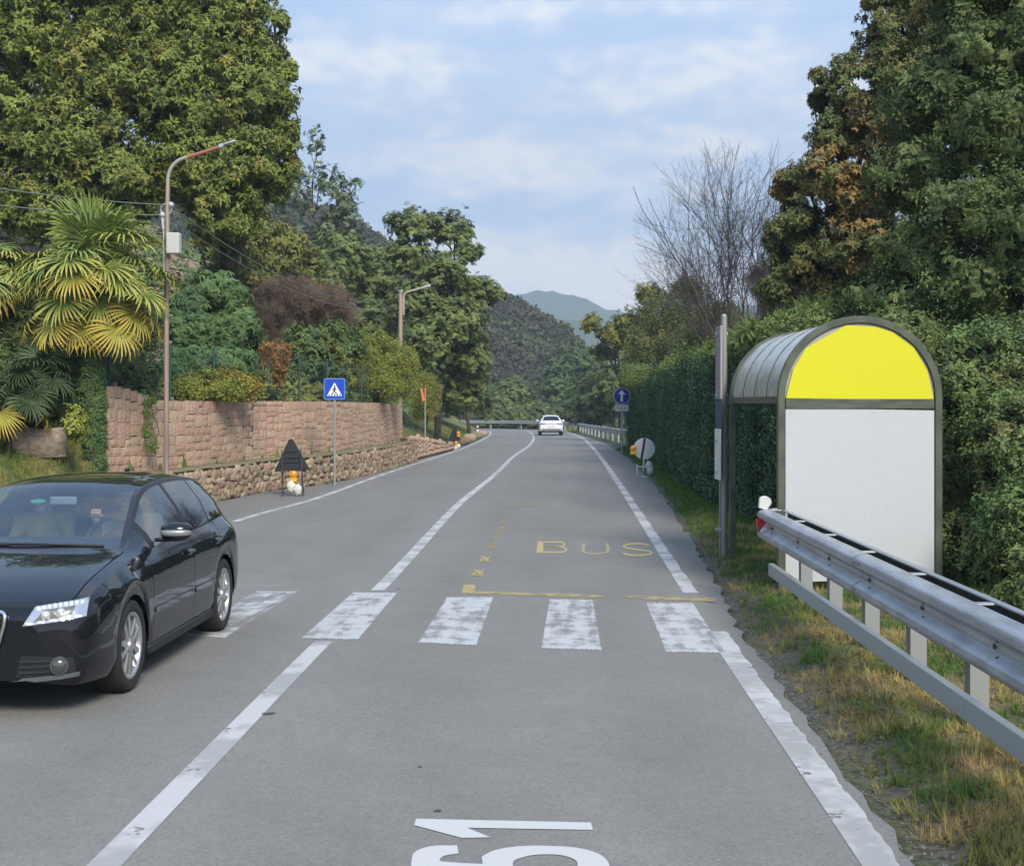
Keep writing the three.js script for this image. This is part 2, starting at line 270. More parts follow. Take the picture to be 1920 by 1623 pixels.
// ---------------------------------------------------------------- stone walls on the left
const creeperItems = [];
const stoneBump = dataTex(256, (u, v) => { const q = .5 + .4 * tn(u, v, 10, 4) + .25 * tn(u, v, 50, 9); return [q, q, q, 1]; });
const stoneCol = dataTex(256, (u, v) => { const q = .8 + .25 * tn(u, v, 12, 14) + .16 * tn(u, v, 60, 19); return [q, q * .98, q * .96, 1]; });
const stoneMat = c => new THREE.MeshStandardMaterial({ color: col(...c), map: stoneCol, bumpMap: stoneBump, bumpScale: .009, roughness: .95 });
function blockGeo(seed, rough) {   // dressed block about 1 x 1 x 1 with uneven face and worn edges; front is +z
  const r = rng(seed), g = new THREE.BoxGeometry(1, 1, 1, 4, 3, 1), p = g.attributes.position;
  for (let i = 0; i < p.count; i++) {
    let x = p.getX(i), y = p.getY(i), z = p.getZ(i); const e = Math.max(Math.abs(x), Math.abs(y)) > .49;
    if (z > 0) z = e ? .18 : .5 + rough * n3(x * 2 + seed, y * 2, seed * .7);
    const k = 1 + .06 * n3(x * 1.7 + seed, y * 1.7, z + seed); p.setXYZ(i, x * k, y * k + .05 * n2(x * 1.5 + seed, seed), z);
  }
  g.computeVertexNormals(); return g;
}
function rockGeo(seed) { const g = mergeVertices(new THREE.IcosahedronGeometry(.5, 1).deleteAttribute('normal').deleteAttribute('uv')), p = g.attributes.position; for (let i = 0; i < p.count; i++) { const v = V().fromBufferAttribute(p, i); v.x = Math.sign(v.x) * Math.pow(Math.abs(v.x) * 2, .75) / 2; v.y = Math.sign(v.y) * Math.pow(Math.abs(v.y) * 2, .75) / 2; v.multiplyScalar(1 + .22 * n3(v.x * 2 + seed, v.y * 2, v.z * 2)); p.setXYZ(i, v.x, v.y, v.z); } g.computeVertexNormals(); const uv = new Float32Array(p.count * 2); for (let i = 0; i < p.count; i++) { uv[2 * i] = p.getX(i) + seed; uv[2 * i + 1] = p.getY(i); } g.setAttribute('uv', new THREE.BufferAttribute(uv, 2)); return g; }
const blocks = [1, 2, 3, 4, 5, 6].map(s => blockGeo(s * 3.1, .16)), rocks = [1, 2, 3, 4, 5, 6].map(s => rockGeo(s * 5.3));
const pinkMats = [[.66, .445, .31], [.70, .49, .345], [.62, .395, .285], [.71, .505, .35], [.67, .425, .315], [.59, .435, .29]].map(stoneMat);
const rubbleMats = [[.37, .28, .18], [.46, .36, .235], [.28, .23, .155], [.54, .44, .31], [.40, .26, .20], [.52, .36, .26]].map(stoneMat);
const mortarPink = stoneMat([.14, .095, .065]), mortarRubble = stoneMat([.14, .12, .075]);
// path of a wall by distance along it
function wallPath(offX, z0, z1) {
  const pts = []; let s = 0, last; for (let z = z0; z <= z1 + 1e-6; z += .1) { const p = V(wallX(z) - offX, roadY(z), -z); if (last) s += p.distanceTo(last); pts.push([s, p]); last = p; }
  const len = s; return { len, at(d) { let i = 0, j = pts.length - 1; while (j - i > 1) { const m = (i + j) >> 1; if (pts[m][0] <= d) i = m; else j = m; } const t = clamp((d - pts[i][0]) / (pts[j][0] - pts[i][0])); const p = pts[i][1].clone().lerp(pts[j][1], t), q = pts[j][1].clone().sub(pts[i][1]).normalize(); return { p, rot: Math.atan2(-q.z, q.x) , dir: q }; } };
}
function coreWall(path, d0, d1, y0, y1, depth, steps = 60) {   // mortar body behind the stone faces
  const pos = [], idx = [], uv = [];
  for (let i = 0; i <= steps; i++) { const { p, dir } = path.at(lerp(d0, d1, i / steps)), n = V(dir.z, 0, -dir.x); const yt = typeof y1 === 'function' ? y1(lerp(d0, d1, i / steps)) : y1, b = p.clone().addScaledVector(n, depth); const d = lerp(d0, d1, i / steps); pos.push(p.x, p.y + y0, p.z, p.x, p.y + yt, p.z, b.x, b.y + yt, b.z, b.x, b.y + y0, b.z); uv.push(d, 0, d, yt, d, yt + .3, d, 2); }
  for (let i = 0; i < steps; i++) for (let k = 0; k < 4; k++) { const a = i * 4 + k, b = i * 4 + (k + 1) % 4; idx.push(a, a + 4, b, b, a + 4, b + 4); }
  idx.push(0, 1, 2, 0, 2, 3); const e = steps * 4; idx.push(e, e + 2, e + 1, e, e + 3, e + 2);
  const g = new THREE.BufferGeometry(); g.setAttribute('position', new THREE.Float32BufferAttribute(pos, 3)); g.setAttribute('uv', new THREE.Float32BufferAttribute(uv, 2)); g.setIndex(idx); const q = g.toNonIndexed(); q.computeVertexNormals(); return q;
}
function placeStones(list, wall, limit) {   // the stones that show largest are parts, the rest one stuff part
  list.sort((a, b) => b.show - a.show);
  const rest = new Map();
  list.forEach((s, i) => {
    const m = new THREE.Mesh(s.geo, s.mat); m.position.copy(s.p); m.rotation.set(s.tilt, s.rot, s.roll, 'YXZ'); m.scale.copy(s.size); m.name = 'stone';
    if (i < limit) { wall.add(shadows(m)); return; }
    m.updateMatrix(); const g = s.geo.clone().applyMatrix4(m.matrix); if (!rest.has(s.mat)) rest.set(s.mat, []); rest.get(s.mat).push(g);
  });
  for (const [mat, gs] of rest) part('far_stones', gs, mat, wall).userData.kind = 'stuff';
}
const pinkTop = d => 2.04 + .26 * sstep(2.6, .2, d);
{
  const r = rng(77), path = wallPath(.50, 24.7, 49.9), wall = thing('stone_wall', 'long pink stone block retaining wall above the low rubble wall', 'wall');
  part('mortar', coreWall(path, .05, path.len - .02, -.1, d => pinkTop(d) - .06, .35), mortarPink, wall);
  const list = [];
  for (let d0 = 0; d0 < path.len;) {                                // laid in short runs, each with courses of its own
    const d1 = Math.min(path.len, d0 + lerp(.55, 1.5, r())); let y = .3;
    while (y < 2.0) {
      let h = lerp(.13, .27, r()); if (2.05 - y - h < .1) h = 2.05 - y; let d = d0;
      while (d < d1 - .01) {
        let w = lerp(.16, .50, Math.pow(r(), 1.1)); if (d1 - d - w < .12) w = d1 - d;
        const top = pinkTop(d + w / 2), scale = (top - .3) / 1.75, { p, rot } = path.at(d + w / 2), hh = h * scale, yy = .3 + (y - .3) * scale, cut = r() < .2 && h > .19 ? lerp(.35, .65, r()) : 1;
        for (const [f0, f1] of cut < 1 ? [[0, cut], [cut, 1]] : [[0, 1]]) list.push({ geo: blocks[Math.floor(r() * 6)], mat: pinkMats[Math.floor(r() * 6)], p: V(p.x, p.y + yy + hh * (f0 + f1) / 2 + .012 * (r() - .5), p.z), rot, tilt: (r() - .5) * .06, roll: (r() - .5) * .07, size: V(w - .012, hh * (f1 - f0) - .008, .028 + .018 * r()), show: w * hh * (f1 - f0) / (p.z * p.z) });
        d += w;
      }
      y += h;
    }
    d0 = d1;
  }
  placeStones(list, wall, 300);
}
{
  const r = rng(78), path = wallPath(0, 25.6, 49.8), wall = thing('rubble_wall', 'low weathered rubble wall along the left road shoulder', 'wall');
  const drains = [G(617, 905), G(736, 875)].map(q => -q.z);
  part('mortar', coreWall(path, 0, path.len, -.1, .68, .34), mortarRubble, wall);
  const list = []; let y = 0;
  while (y < .6) {
    const h = lerp(.10, .16, r()); let d = 0;
    while (d < path.len) {
      const w = lerp(.10, .29, r()), hs = h * lerp(.8, 1.75, r()), { p, rot } = path.at(Math.min(path.len, d + w / 2));
      if (!drains.some(z => Math.abs(-p.z - z) < .16)) list.push({ geo: rocks[Math.floor(r() * 6)], mat: rubbleMats[Math.floor(r() * 6)], p: V(p.x, clamp(p.y + y + h / 2 + .09 * (r() - .5), p.y + .04, p.y + .62), p.z), rot, tilt: (r() - .5) * .3, roll: (r() - .5) * 1.1, size: V(w * 1.1, hs * 1.1, .11 + .10 * r()), show: w * h / (p.z * p.z) * (-p.z < 28 ? .3 : 1) });
      d += w;
    }
    y += h;
  }
  placeStones(list, wall, 300);
  const cop = []; for (let d = 0; d < path.len - .5; d += .62) { const { p, rot } = path.at(d + .3); const g = blocks[Math.floor(r() * 6)].clone(); g.scale(.66, .075, .36); g.rotateY(rot); g.translate(p.x - .14, p.y + .68 + .02 * r(), p.z); cop.push(g); }
  part('coping', cop, stoneMat([.24, .22, .12]), wall);
}
{ // short sloping stone wall at the driveway beyond
  const r = rng(79), wall = thing('driveway_wall', 'short pink stone wall sloping down to the driveway mouth', 'wall'), a = P(764, 836, 49.2), b = G(850, 842); a.y = roadY(49.2);
  const dir = b.clone().sub(a), len = dir.length(); dir.normalize(); const rot = Math.atan2(-dir.z, dir.x), n = V(dir.z, 0, -dir.x);
  const path = { len, at: d => ({ p: a.clone().addScaledVector(dir, d), rot, dir }) }, top = d => lerp(.86, .14, d / len);
  part('mortar', coreWall(path, 0, len, -.1, d => top(d) - .04, .3, 12), mortarPink, wall);
  const list = []; for (let d = 0; d < len;) { const w = lerp(.2, .5, r()); for (let y = 0; y < top(d + w / 2);) { const h = lerp(.14, .22, r()), p = path.at(d + w / 2).p; list.push({ geo: blocks[Math.floor(r() * 6)], mat: pinkMats[Math.floor(r() * 6)], p: V(p.x, p.y + y + h / 2, p.z), rot, tilt: 0, roll: (r() - .5) * .1, size: V(w - .02, h - .02, .13), show: 1 }); y += h; } d += w; }
  placeStones(list, wall, 120);
  const rl = []; { const g = new THREE.BoxGeometry(len, .07, .34); g.rotateZ(-Math.asin(.72 / len)); g.rotateY(rot); g.translate((a.x + b.x) / 2 + n.x * .12, (a.y + b.y) / 2 + .5, (a.z + b.z) / 2 + n.z * .12); rl.push(g); }
  part('coping', rl, stoneMat([.40, .30, .22]), wall);
}
{ // wire mesh fence on the pink wall
  const path = wallPath(.72, 25.1, 49.6), fence = thing('mesh_fence', 'green wire mesh fence standing along the top of the pink stone wall', 'fence'), m = std([.03, .085, .07], .6, .2), zp = V(0, 0, 0);
  for (let d = .2; d < path.len; d += 2.4) { const { p } = path.at(d), y = p.y + pinkTop(d); part('post', rod(V(p.x, y - .3, p.z), V(p.x, y + 1.15, p.z), .028), m, fence); }
  const wires = [], at = (d, h) => { const { p } = path.at(d); return V(p.x, p.y + pinkTop(d) + h, p.z); };
  for (let d = .2; d < path.len - .1; d += .16) { const a = at(d, -.02), b = at(d, 1.1); wires.push(rod(a, b, .004, .004, 4)); }
  for (let h = .02; h <= 1.12; h += .155) for (let d = .2; d < path.len - 1.3; d += 1.2) wires.push(rod(at(d, h), at(d + 1.2, h), .004, .004, 4));
  part('wire_mesh', wires, m, fence).userData.kind = 'stuff';
}
{ // old stone block in the grass by the palm
  const b = part('stone_block', (() => { const g = blockGeo(9, .1); g.scale(.9, .5, .4); return g; })(), stoneMat([.36, .29, .23]), scene);
  const p = P(72, 830, 23.6); b.position.set(p.x, terrainY(p.x, 23.6) + .2, -23.6); b.rotation.y = .3; tag(b, 'weathered grey stone block half sunk in the grass left of the ivy trunk', 'stone block');
}
{ // green creeper trailing down the pink wall behind the near lamp
  const r = rng(92), t = thing('wall_creeper', 'thin green creeper trailing down the pink wall just left of the lamp post', 'climber'), g = [], items = [];
  for (let k = 0; k < 4; k++) { const pts = []; for (let i = 0; i <= 6; i++) { const q = P(272 + k * 6 + 7 * Math.sin(i * 1.3 + k), lerp(738, 848, i / 6), 26.2); pts.push(q); } g.push(tube(pts, .008, 4, 24)); }
  part('stem', g, std([.09, .07, .04], .9), t);
  for (let i = 0; i < 120; i++) { const f = r(), q = P(276 + (r() - .5) * lerp(26, 20, f) + 6 * Math.sin(f * 9), lerp(736, 852, f), 26.16 - .05 * r()); if (n2(f * 5, 3) < -.35) continue; items.push({ p: q, q: new THREE.Quaternion().setFromUnitVectors(V(0, 1, 0), V(.3, .2, 1).add(V(r() - .5, r() - .5, r() - .5)).normalize()), s: lerp(.10, .18, r()), c: [lerp(.05, .13, r()), lerp(.10, .15, r()), .03] }); }
  creeperItems.push([t, items]);
}
// ---------------------------------------------------------------- foliage
function leafFace(out, o, dir, len, wid, nrm, fold = .25, droop = .2, tipW = 0) {   // one leaf: four triangles, folded along its rib, drooping
  const d = dir.clone().normalize(), s = d.clone().cross(nrm).normalize(), n = s.clone().cross(d).normalize();
  const a = o, m = o.clone().addScaledVector(d, len * .5), t = o.clone().addScaledVector(d, len).addScaledVector(V(0, -1, 0), droop * len);
  const l = m.clone().addScaledVector(s, wid / 2).addScaledVector(n, fold * wid), r = m.clone().addScaledVector(s, -wid / 2).addScaledVector(n, fold * wid);
  for (const tri of [[a, l, m], [m, l, t], [a, m, r], [m, t, r]]) for (const q of tri) out.push(q.x, q.y, q.z);
}
function leaflet(out, o, dir, len, wid, nrm, droop) {   // a small leaflet: two triangles
  const d = dir.clone().normalize(), q = d.clone().cross(nrm).normalize().multiplyScalar(wid / 2), m = o.clone().addScaledVector(d, len * .45), t = o.clone().addScaledVector(d, len).add(V(0, -droop * len, 0)), l = m.clone().add(q), r = m.clone().sub(q);
  for (const p of [o, l, r, r, l, t]) out.push(p.x, p.y, p.z);
}
function geoFrom(out) { const g = new THREE.BufferGeometry(); g.setAttribute('position', new THREE.Float32BufferAttribute(out, 3)); g.computeVertexNormals(); g.setAttribute('uv', new THREE.Float32BufferAttribute(new Float32Array(out.length / 3 * 2), 2)); return g; }
function rdir(r) { const y = r() * 2 - 1, a = r() * 6.2832, q = Math.sqrt(1 - y * y); return V(q * Math.cos(a), y, q * Math.sin(a)); }
const sprays = {
  broad(s) { const r = rng(s), o = []; for (let k = 0; k < 9; k++) { const a = k * 2.4 + r(), e = lerp(-.5, .6, r()); leafFace(o, rdir(r).multiplyScalar(.14), V(Math.cos(a), e, Math.sin(a)), lerp(.4, .6, r()), lerp(.18, .26, r()), V((r() - .5) * .8, 1, (r() - .5) * .8), .2, .3); } return geoFrom(o); },
  small(s) { const r = rng(s), o = []; for (let k = 0; k < 15; k++) { const c = rdir(r).multiplyScalar(.46 * Math.cbrt(r())); const d = rdir(r); d.y *= .6; leafFace(o, c, d, lerp(.18, .3, r()), lerp(.10, .15, r()), rdir(r).add(V(0, .9, 0)), .2, .1); } return geoFrom(o); },
  fine(s) { const r = rng(s), o = []; for (let k = 0; k < 5; k++) { const a = k * 2.4 + r(), d = V(Math.cos(a), lerp(-.7, .8, r()), Math.sin(a)).normalize(), st = lerp(.6, 1, r()); let p = rdir(r).multiplyScalar(.2 * r()); for (let i = 0; i < 6; i++) { const side = V(-d.z, 0, d.x).normalize(); for (const q of [-1, 1]) leaflet(o, p, side.clone().multiplyScalar(q).addScaledVector(d, .45).add(V(0, -.15, 0)), .21 - .012 * i, .115, V(.2 * q, 1, .1), .15); p = p.clone().addScaledVector(d, .085 * st); d.y -= .13; d.normalize(); } } return geoFrom(o); },
  weep(s) { const r = rng(s), o = []; for (let k = 0; k < 6; k++) { const a = k * 1.05 + r(), d = V(Math.cos(a), .35, Math.sin(a)).normalize(); let p = rdir(r).multiplyScalar(.08); for (let i = 0; i < 9; i++) { const side = V(-d.z, .2, d.x).normalize(); for (const q of [-1, 1]) leaflet(o, p, side.clone().multiplyScalar(q).addScaledVector(d, .7).add(V(0, -.3, 0)), .18, .078, V(.2 * q, 1, .1), .2); p = p.clone().addScaledVector(d, .075); d.y -= .22; d.normalize(); } } return geoFrom(o); },
  twig(s) { const r = rng(s), o = []; for (let k = 0; k < 12; k++) { const d = rdir(r); d.y = Math.abs(d.y) * .8; let p = V(0, 0, 0); leafFace(o, p, d, lerp(.4, .8, r()), .022, rdir(r), .2, -.05); for (let i = 0; i < 3; i++) { const q = d.clone().multiplyScalar(lerp(.1, .5, r())); leafFace(o, q, d.clone().add(rdir(r).multiplyScalar(.9)), .22, .016, rdir(r), .2, 0); } } return geoFrom(o); },
  blade(s) { const r = rng(s), o = []; for (let k = 0; k < 9; k++) { const a = r() * 6.28, l = lerp(.5, 1, r()), lean = lerp(.1, .75, r()); let p = V(Math.cos(a * 3) * .12 * r(), 0, Math.sin(a * 2) * .12 * r()), d = V(Math.cos(a) * lean, 1, Math.sin(a) * lean).normalize(); const s2 = V(-Math.sin(a), 0, Math.cos(a)), w = .028; let prev = [p.clone().addScaledVector(s2, w), p.clone().addScaledVector(s2, -w)]; for (let i = 1; i <= 3; i++) { p = p.clone().addScaledVector(d, l / 3); d.y -= .35 * lean + .12; d.normalize(); const w2 = w * (1 - i / 3.05), c = [p.clone().addScaledVector(s2, w2), p.clone().addScaledVector(s2, -w2)]; for (const q of [prev[0], prev[1], c[0], c[0], prev[1], c[1]]) o.push(q.x, q.y, q.z); prev = c; } } return geoFrom(o); },
};
const sprayCache = {}; const spray = (k, v) => sprayCache[k + v] ??= sprays[k](100 + v * 17 + k.length);
const leafMat = new THREE.MeshStandardMaterial({ color: 0xffffff, roughness: .7, side: THREE.DoubleSide });
const drymat = new THREE.MeshStandardMaterial({ color: 0xffffff, roughness: .95, side: THREE.DoubleSide });
const barkTex = dataTex(256, (u, v) => { const q = .62 + .5 * tn(u, v * .35, 22, 3) + .22 * tn(u, v, 60, 8); return [q, q * .97, q * .93, 1]; });
const barkMat = c => new THREE.MeshStandardMaterial({ color: col(...c), map: barkTex, bumpMap: barkTex, bumpScale: .03, roughness: 1 });
const bark = barkMat([.13, .10, .075]), barkGrey = barkMat([.20, .18, .16]), barkDark = barkMat([.06, .05, .04]);
const PAL = {
  chestnut: [[.125, .155, .024], [.09, .125, .022], [.15, .17, .027], [.06, .092, .018], [.15, .15, .026]],
  olive: [[.115, .125, .024], [.135, .13, .024], [.085, .11, .024]],
  green: [[.05, .085, .022], [.07, .105, .025], [.04, .07, .022]],
  robinia: [[.085, .12, .03], [.115, .14, .034], [.065, .095, .028]],
  hazy: [[.085, .12, .06], [.10, .13, .065], [.075, .105, .055]],
  blue: [[.05, .095, .03], [.075, .125, .036], [.038, .072, .026]],
  lime: [[.13, .155, .02], [.16, .165, .024], [.09, .125, .02], [.19, .15, .025]],
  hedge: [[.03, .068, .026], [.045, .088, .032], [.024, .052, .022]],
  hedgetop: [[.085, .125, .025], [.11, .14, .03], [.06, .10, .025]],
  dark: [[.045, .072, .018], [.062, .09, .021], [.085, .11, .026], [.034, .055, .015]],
  autumn: [[.17, .11, .03], [.11, .105, .03], [.22, .13, .035], [.085, .10, .03], [.13, .115, .035]],
  mixed: [[.08, .105, .028], [.115, .115, .028], [.065, .09, .025], [.16, .12, .03]],
  ivy: [[.05, .09, .024], [.075, .115, .03], [.10, .14, .034], [.06, .095, .026]],
  brown: [[.17, .12, .09], [.20, .14, .10], [.14, .105, .08]],
  rust: [[.24, .13, .05], [.30, .17, .06], [.18, .10, .04]],
};
const M4 = new THREE.Matrix4(), Q4 = new THREE.Quaternion(), C0 = new THREE.Color();
function scatter(name, items, geos, mat, parent, kind = 'stuff') {   // items: {p, q, s, c}; one InstancedMesh per leaf variety
  const per = geos.map(() => []); items.forEach((it, i) => per[i % geos.length].push(it));
  per.forEach((list, v) => {
    if (!list.length) return;
    const m = new THREE.InstancedMesh(geos[v], mat, list.length);
    list.forEach((it, i) => { m.setMatrixAt(i, M4.compose(it.p, it.q, typeof it.s === 'number' ? V(it.s, it.s, it.s) : it.s)); m.setColorAt(i, C0.setRGB(...it.c.map(q => Math.min(.8, q * (mat === leafMat ? 1.45 : 1))))); });
    m.name = parent === scene ? numbered(name) : name; m.userData.kind = kind; shadows(m); parent.add(m);
  });
}
const pickCol = (pal, r, p, freq = .6) => { const t = clamp(.5 + .75 * n3(p.x * freq, p.y * freq, p.z * freq) + .35 * (r() - .5)), f = t * (pal.length - 1), i = Math.min(pal.length - 2, Math.floor(f)), k = f - i, v = .8 + .4 * r(); return [0, 1, 2].map(j => lerp(pal[i][j], pal[i + 1][j], k) * v); };
// leaves through the volume of a lobe, thinned by noise so that clumps and gaps form
function lobeLeaves(items, lobes, count, r, { size = .4, pal, gap = -.15, freq = .9, shell = .45, droop = 0, low = null } = {}) {
  const w = lobes.map(l => Math.pow(l.r.x * l.r.y * l.r.z, .66) * (l.k ?? 1)), tot = w.reduce((a, b) => a + b, 0);
  lobes.forEach((l, li) => {
    const n = Math.round(count * w[li] / tot);
    for (let i = 0, tries = 0; i < n && tries < n * 6; tries++) {
      const d = rdir(r), rad = Math.pow(r(), shell), bump = 1 + .28 * n3(d.x * 2.3 + li * 7, d.y * 2.3, d.z * 2.3);
      const p = V(d.x * l.r.x, d.y * l.r.y, d.z * l.r.z).multiplyScalar(rad * bump).add(l.c);
      if (n3(p.x * freq + 3, p.y * freq * 1.25, p.z * freq) < gap + .25 * (r() - .5)) continue;
      if (low && p.y < low(p)) continue;
      i++;
      const up = d.clone().multiplyScalar(.8).add(V(0, .55 - droop, 0)).add(rdir(r).multiplyScalar(.45)).normalize();
      const q = new THREE.Quaternion().setFromUnitVectors(V(0, 1, 0), up).multiply(Q4.setFromAxisAngle(V(0, 1, 0), r() * 6.28));
      items.push({ p, q, s: size * lerp(.7, 1.25, r()), c: pickCol(l.pal || pal, r, p) });
    }
  });
}
function limb(a, b, r0, r1, r, wob = .12, n = 7) { const len = a.distanceTo(b), pts = []; for (let i = 0; i <= 5; i++) pts.push(a.clone().lerp(b, i / 5).add(rdir(r).multiplyScalar(i && i < 5 ? wob * len * .35 : 0)).add(V(0, Math.sin(i / 5 * Math.PI) * len * .06, 0))); const g = new THREE.TubeGeometry(new THREE.CatmullRomCurve3(pts), 10, 1, n, false), p = g.attributes.position, c = new THREE.CatmullRomCurve3(pts); for (let i = 0; i <= 10; i++) { const o = c.getPointAt(i / 10), rr = lerp(r0, r1, i / 10); for (let k = 0; k <= n; k++) { const j = i * (n + 1) + k; p.setXYZ(j, o.x + (p.getX(j) - o.x) * rr, o.y + (p.getY(j) - o.y) * rr, o.z + (p.getZ(j) - o.z) * rr); } } g.computeVertexNormals(); return g; }
// L: lobe as seen: centre and half sizes in photograph pixels at a distance, depth in metres
const L = (px, py, z, rx, ry, rz, k, pal) => { const c = P(px, py, z), f = z / FOCAL; return { c, r: V(rx * f, ry * f, rz ?? rx * f), k, pal }; };
function tree(name, label, cat, base, lobes, o) {
  const r = rng(o.seed), t = thing(name, label, cat, null, o.group), items = [];
  if (base) {
    const top = lobes.reduce((a, l) => a.add(l.c), V(0, 0, 0)).divideScalar(lobes.length), g = [], fork = base.clone().lerp(top, o.fork ?? .5);
    g.push(limb(base.clone().add(V(0, -.3, 0)), fork, o.tr ?? .2, (o.tr ?? .2) * .7, r, .06, 9));
    for (const l of lobes) { const e = l.c.clone(); g.push(limb(fork, e, (o.tr ?? .2) * .55, .03, r)); for (let k = 0; k < (o.twigs ?? 3); k++) { const d = rdir(r); g.push(limb(e.clone().lerp(fork, .35 * r()), V(d.x * l.r.x, d.y * l.r.y, d.z * l.r.z).multiplyScalar(.85).add(l.c), (o.tr ?? .2) * .2, .012, r, .15, 5)); } }
    part('trunk', g, o.bark || bark, t);
  }
  lobeLeaves(items, lobes, o.n, r, o);
  scatter('crown', items, (o.kinds || [o.kind || 'broad']).flatMap(k => [0, 1].map(v => spray(k, v))), o.mat || leafMat, t);
  return t;
}
const gnd = (px, z) => { const x = (px - 960) * z / FOCAL; return V(x, terrainY(x, z), -z); };

for (const [t, items] of creeperItems) scatter('leaves', items, [spray('small', 0), spray('broad', 0)], leafMat, t);
// -- left of the road
tree('chestnut_tree', 'huge leafy green tree filling the upper left corner above the palm', 'tree', gnd(150, 37), [L(60, 60, 37, 120, 110, 2.2), L(190, 130, 36, 110, 90, 2), L(20, 230, 36, 120, 90, 2), L(150, 270, 35.5, 110, 80, 2), L(90, 380, 36, 130, 70, 2), L(250, 30, 38, 110, 90, 2), L(-60, 130, 37, 110, 150, 2), L(150, -90, 37, 200, 90, 3), L(250, 340, 36, 70, 70, 2)], { seed: 1, n: 15500, size: .31, pal: PAL.chestnut, gap: -.12, tr: .3, freq: .95, fork: .4 });
tree('chestnut_tree', 'tall leafy green tree with rounded edge against the sky above the curved lamp', 'tree', gnd(400, 39), [L(400, 60, 39, 110, 110, 2.2), L(470, 190, 38, 78, 90, 2), L(340, 190, 37, 110, 90, 2), L(480, 300, 38, 74, 66, 2), L(380, 320, 37, 110, 80, 2), L(430, -60, 39, 80, 90, 2.4), L(300, 110, 38, 90, 100, 2), L(420, 400, 37, 70, 56, 1.6), L(500, 110, 39, 36, 60, 1), L(526, 40, 39, 14, 20, .4), L(545, 130, 39, 16, 20, .5), L(540, 250, 38.5, 22, 24, .6), L(548, 310, 38.5, 14, 18, .5), L(515, 350, 38, 26, 26, .8), L(530, 190, 39, 22, 20, .6)], { seed: 2, n: 15500, size: .31, pal: PAL.chestnut, gap: -.12, tr: .3, freq: .95, fork: .4 });
const slim = [[505, 210, 470, 78], [545, 250, 450, 80], [590, 235, 450, 82], [632, 330, 470, 80]];
slim.forEach(([px, top, bot, z], i) => tree('slim_tree', ['thin half bare tree on the ridge touching the big tree crown', 'thin airy tree on the ridge, tallest beside the big crown', 'airy slender tree on the ridge between two thin trees', 'outermost thin tree at the end of the ridge line with a side branch'][i], 'tree', P(px, bot + 40, z), [L(px, lerp(bot, top, .85), z, 22, 36, 1), L(px + 16, lerp(bot, top, .55), z, 30, 42, 1.2), L(px - 18, lerp(bot, top, .35), z, 28, 40, 1.2), ...(i === 3 ? [L(668, 348, z, 14, 16, .5), L(650, 390, z, 34, 50, 1)] : [L(px + 5, bot - 10, z, 34, 30, 1.5)])], { seed: 20 + i, n: i === 3 ? 520 : 260, size: .42, pal: PAL.hazy, gap: .0, kind: 'fine', tr: .1, fork: .55, twigs: 4, bark: barkGrey, group: null }));
tree('yellowing_tree', 'yellow green bush on the slope under the big tree', 'tree', gnd(520, 60), [L(500, 470, 60, 78, 55, 2), L(560, 500, 62, 50, 45, 1.6), L(430, 440, 56, 70, 60, 2), L(450, 520, 58, 70, 40, 1.6)], { seed: 3, n: 3200, size: .45, pal: PAL.olive, gap: -.2, kind: 'broad', tr: .14 });
tree('green_tree', 'dark green rounded tree on the slope left of the tall locust', 'tree', gnd(650, 78), [L(640, 490, 78, 60, 60, 2.5), L(700, 540, 80, 55, 60, 2.5), L(600, 530, 74, 55, 60, 2.4), L(690, 610, 74, 70, 50, 2.2), L(720, 500, 86, 35, 40, 2)], { seed: 4, n: 4200, size: .55, pal: PAL.robinia, gap: -.22, kind: 'fine', tr: .16 });
tree('bare_shrub', 'leafless brown shrub on the slope behind the overhead cables', 'shrub', gnd(560, 46), [L(540, 570, 46, 75, 45, 1.2), L(610, 580, 47, 60, 40, 1.2), L(500, 610, 45, 50, 35, 1)], { seed: 5, n: 1500, size: .5, pal: PAL.brown, gap: -.12, kind: 'twig', mat: drymat, tr: .06, bark: barkDark });
tree('weeping_tree', 'blue green drooping evergreen right of the near lamp post', 'tree', gnd(395, 32), [L(400, 560, 32, 66, 50, .9), L(430, 620, 32, 55, 60, .9), L(360, 620, 31.5, 56, 70, .9), L(400, 690, 31, 80, 44, .8), L(345, 690, 31, 40, 44, .6)], { seed: 6, n: 7000, size: .25, pal: PAL.blue, gap: -.16, kinds: ['weep', 'fine'], tr: .1, droop: .5, bark: barkDark });
tree('grassy_shrub', 'low yellow green shrub on the pink wall right of the near lamp', 'shrub', null, [L(400, 722, 29.5, 58, 26, .5), L(455, 725, 30.5, 34, 22, .4), L(350, 730, 28.6, 30, 20, .4)], { seed: 7, n: 1100, size: .26, pal: PAL.lime, gap: -.5, kind: 'small' });
tree('small_tree', 'dense green shrub behind the fence left of the crossing sign', 'shrub', gnd(590, 39), [L(580, 660, 39, 55, 50, 1), L(560, 715, 38, 40, 36, .8), L(620, 700, 40, 50, 46, 1), L(640, 640, 42, 45, 36, 1)], { seed: 8, n: 3000, size: .28, pal: [...PAL.green, [.10, .11, .02]], gap: -.25, kind: 'broad', tr: .07 });
tree('small_tree', 'yellow green shrub behind the fence right of the crossing sign', 'shrub', gnd(700, 44), [L(690, 660, 45, 50, 40, 1), L(740, 680, 46, 40, 44, 1), L(700, 715, 44, 60, 36, .9), L(755, 720, 46, 28, 34, .8), L(752, 690, 49, 26, 46, .7)], { seed: 9, n: 3000, size: .28, pal: PAL.lime, gap: -.25, kind: 'small', tr: .07 });
tree('clipped_bush', 'squarish clipped green bush behind the orange marker', 'bush', gnd(800, 58), [L(800, 735, 58, 27, 36, .7), L(795, 765, 58, 25, 24, .7)], { seed: 10, n: 1300, size: .24, pal: PAL.lime, gap: -.6, kind: 'small', tr: .06 });
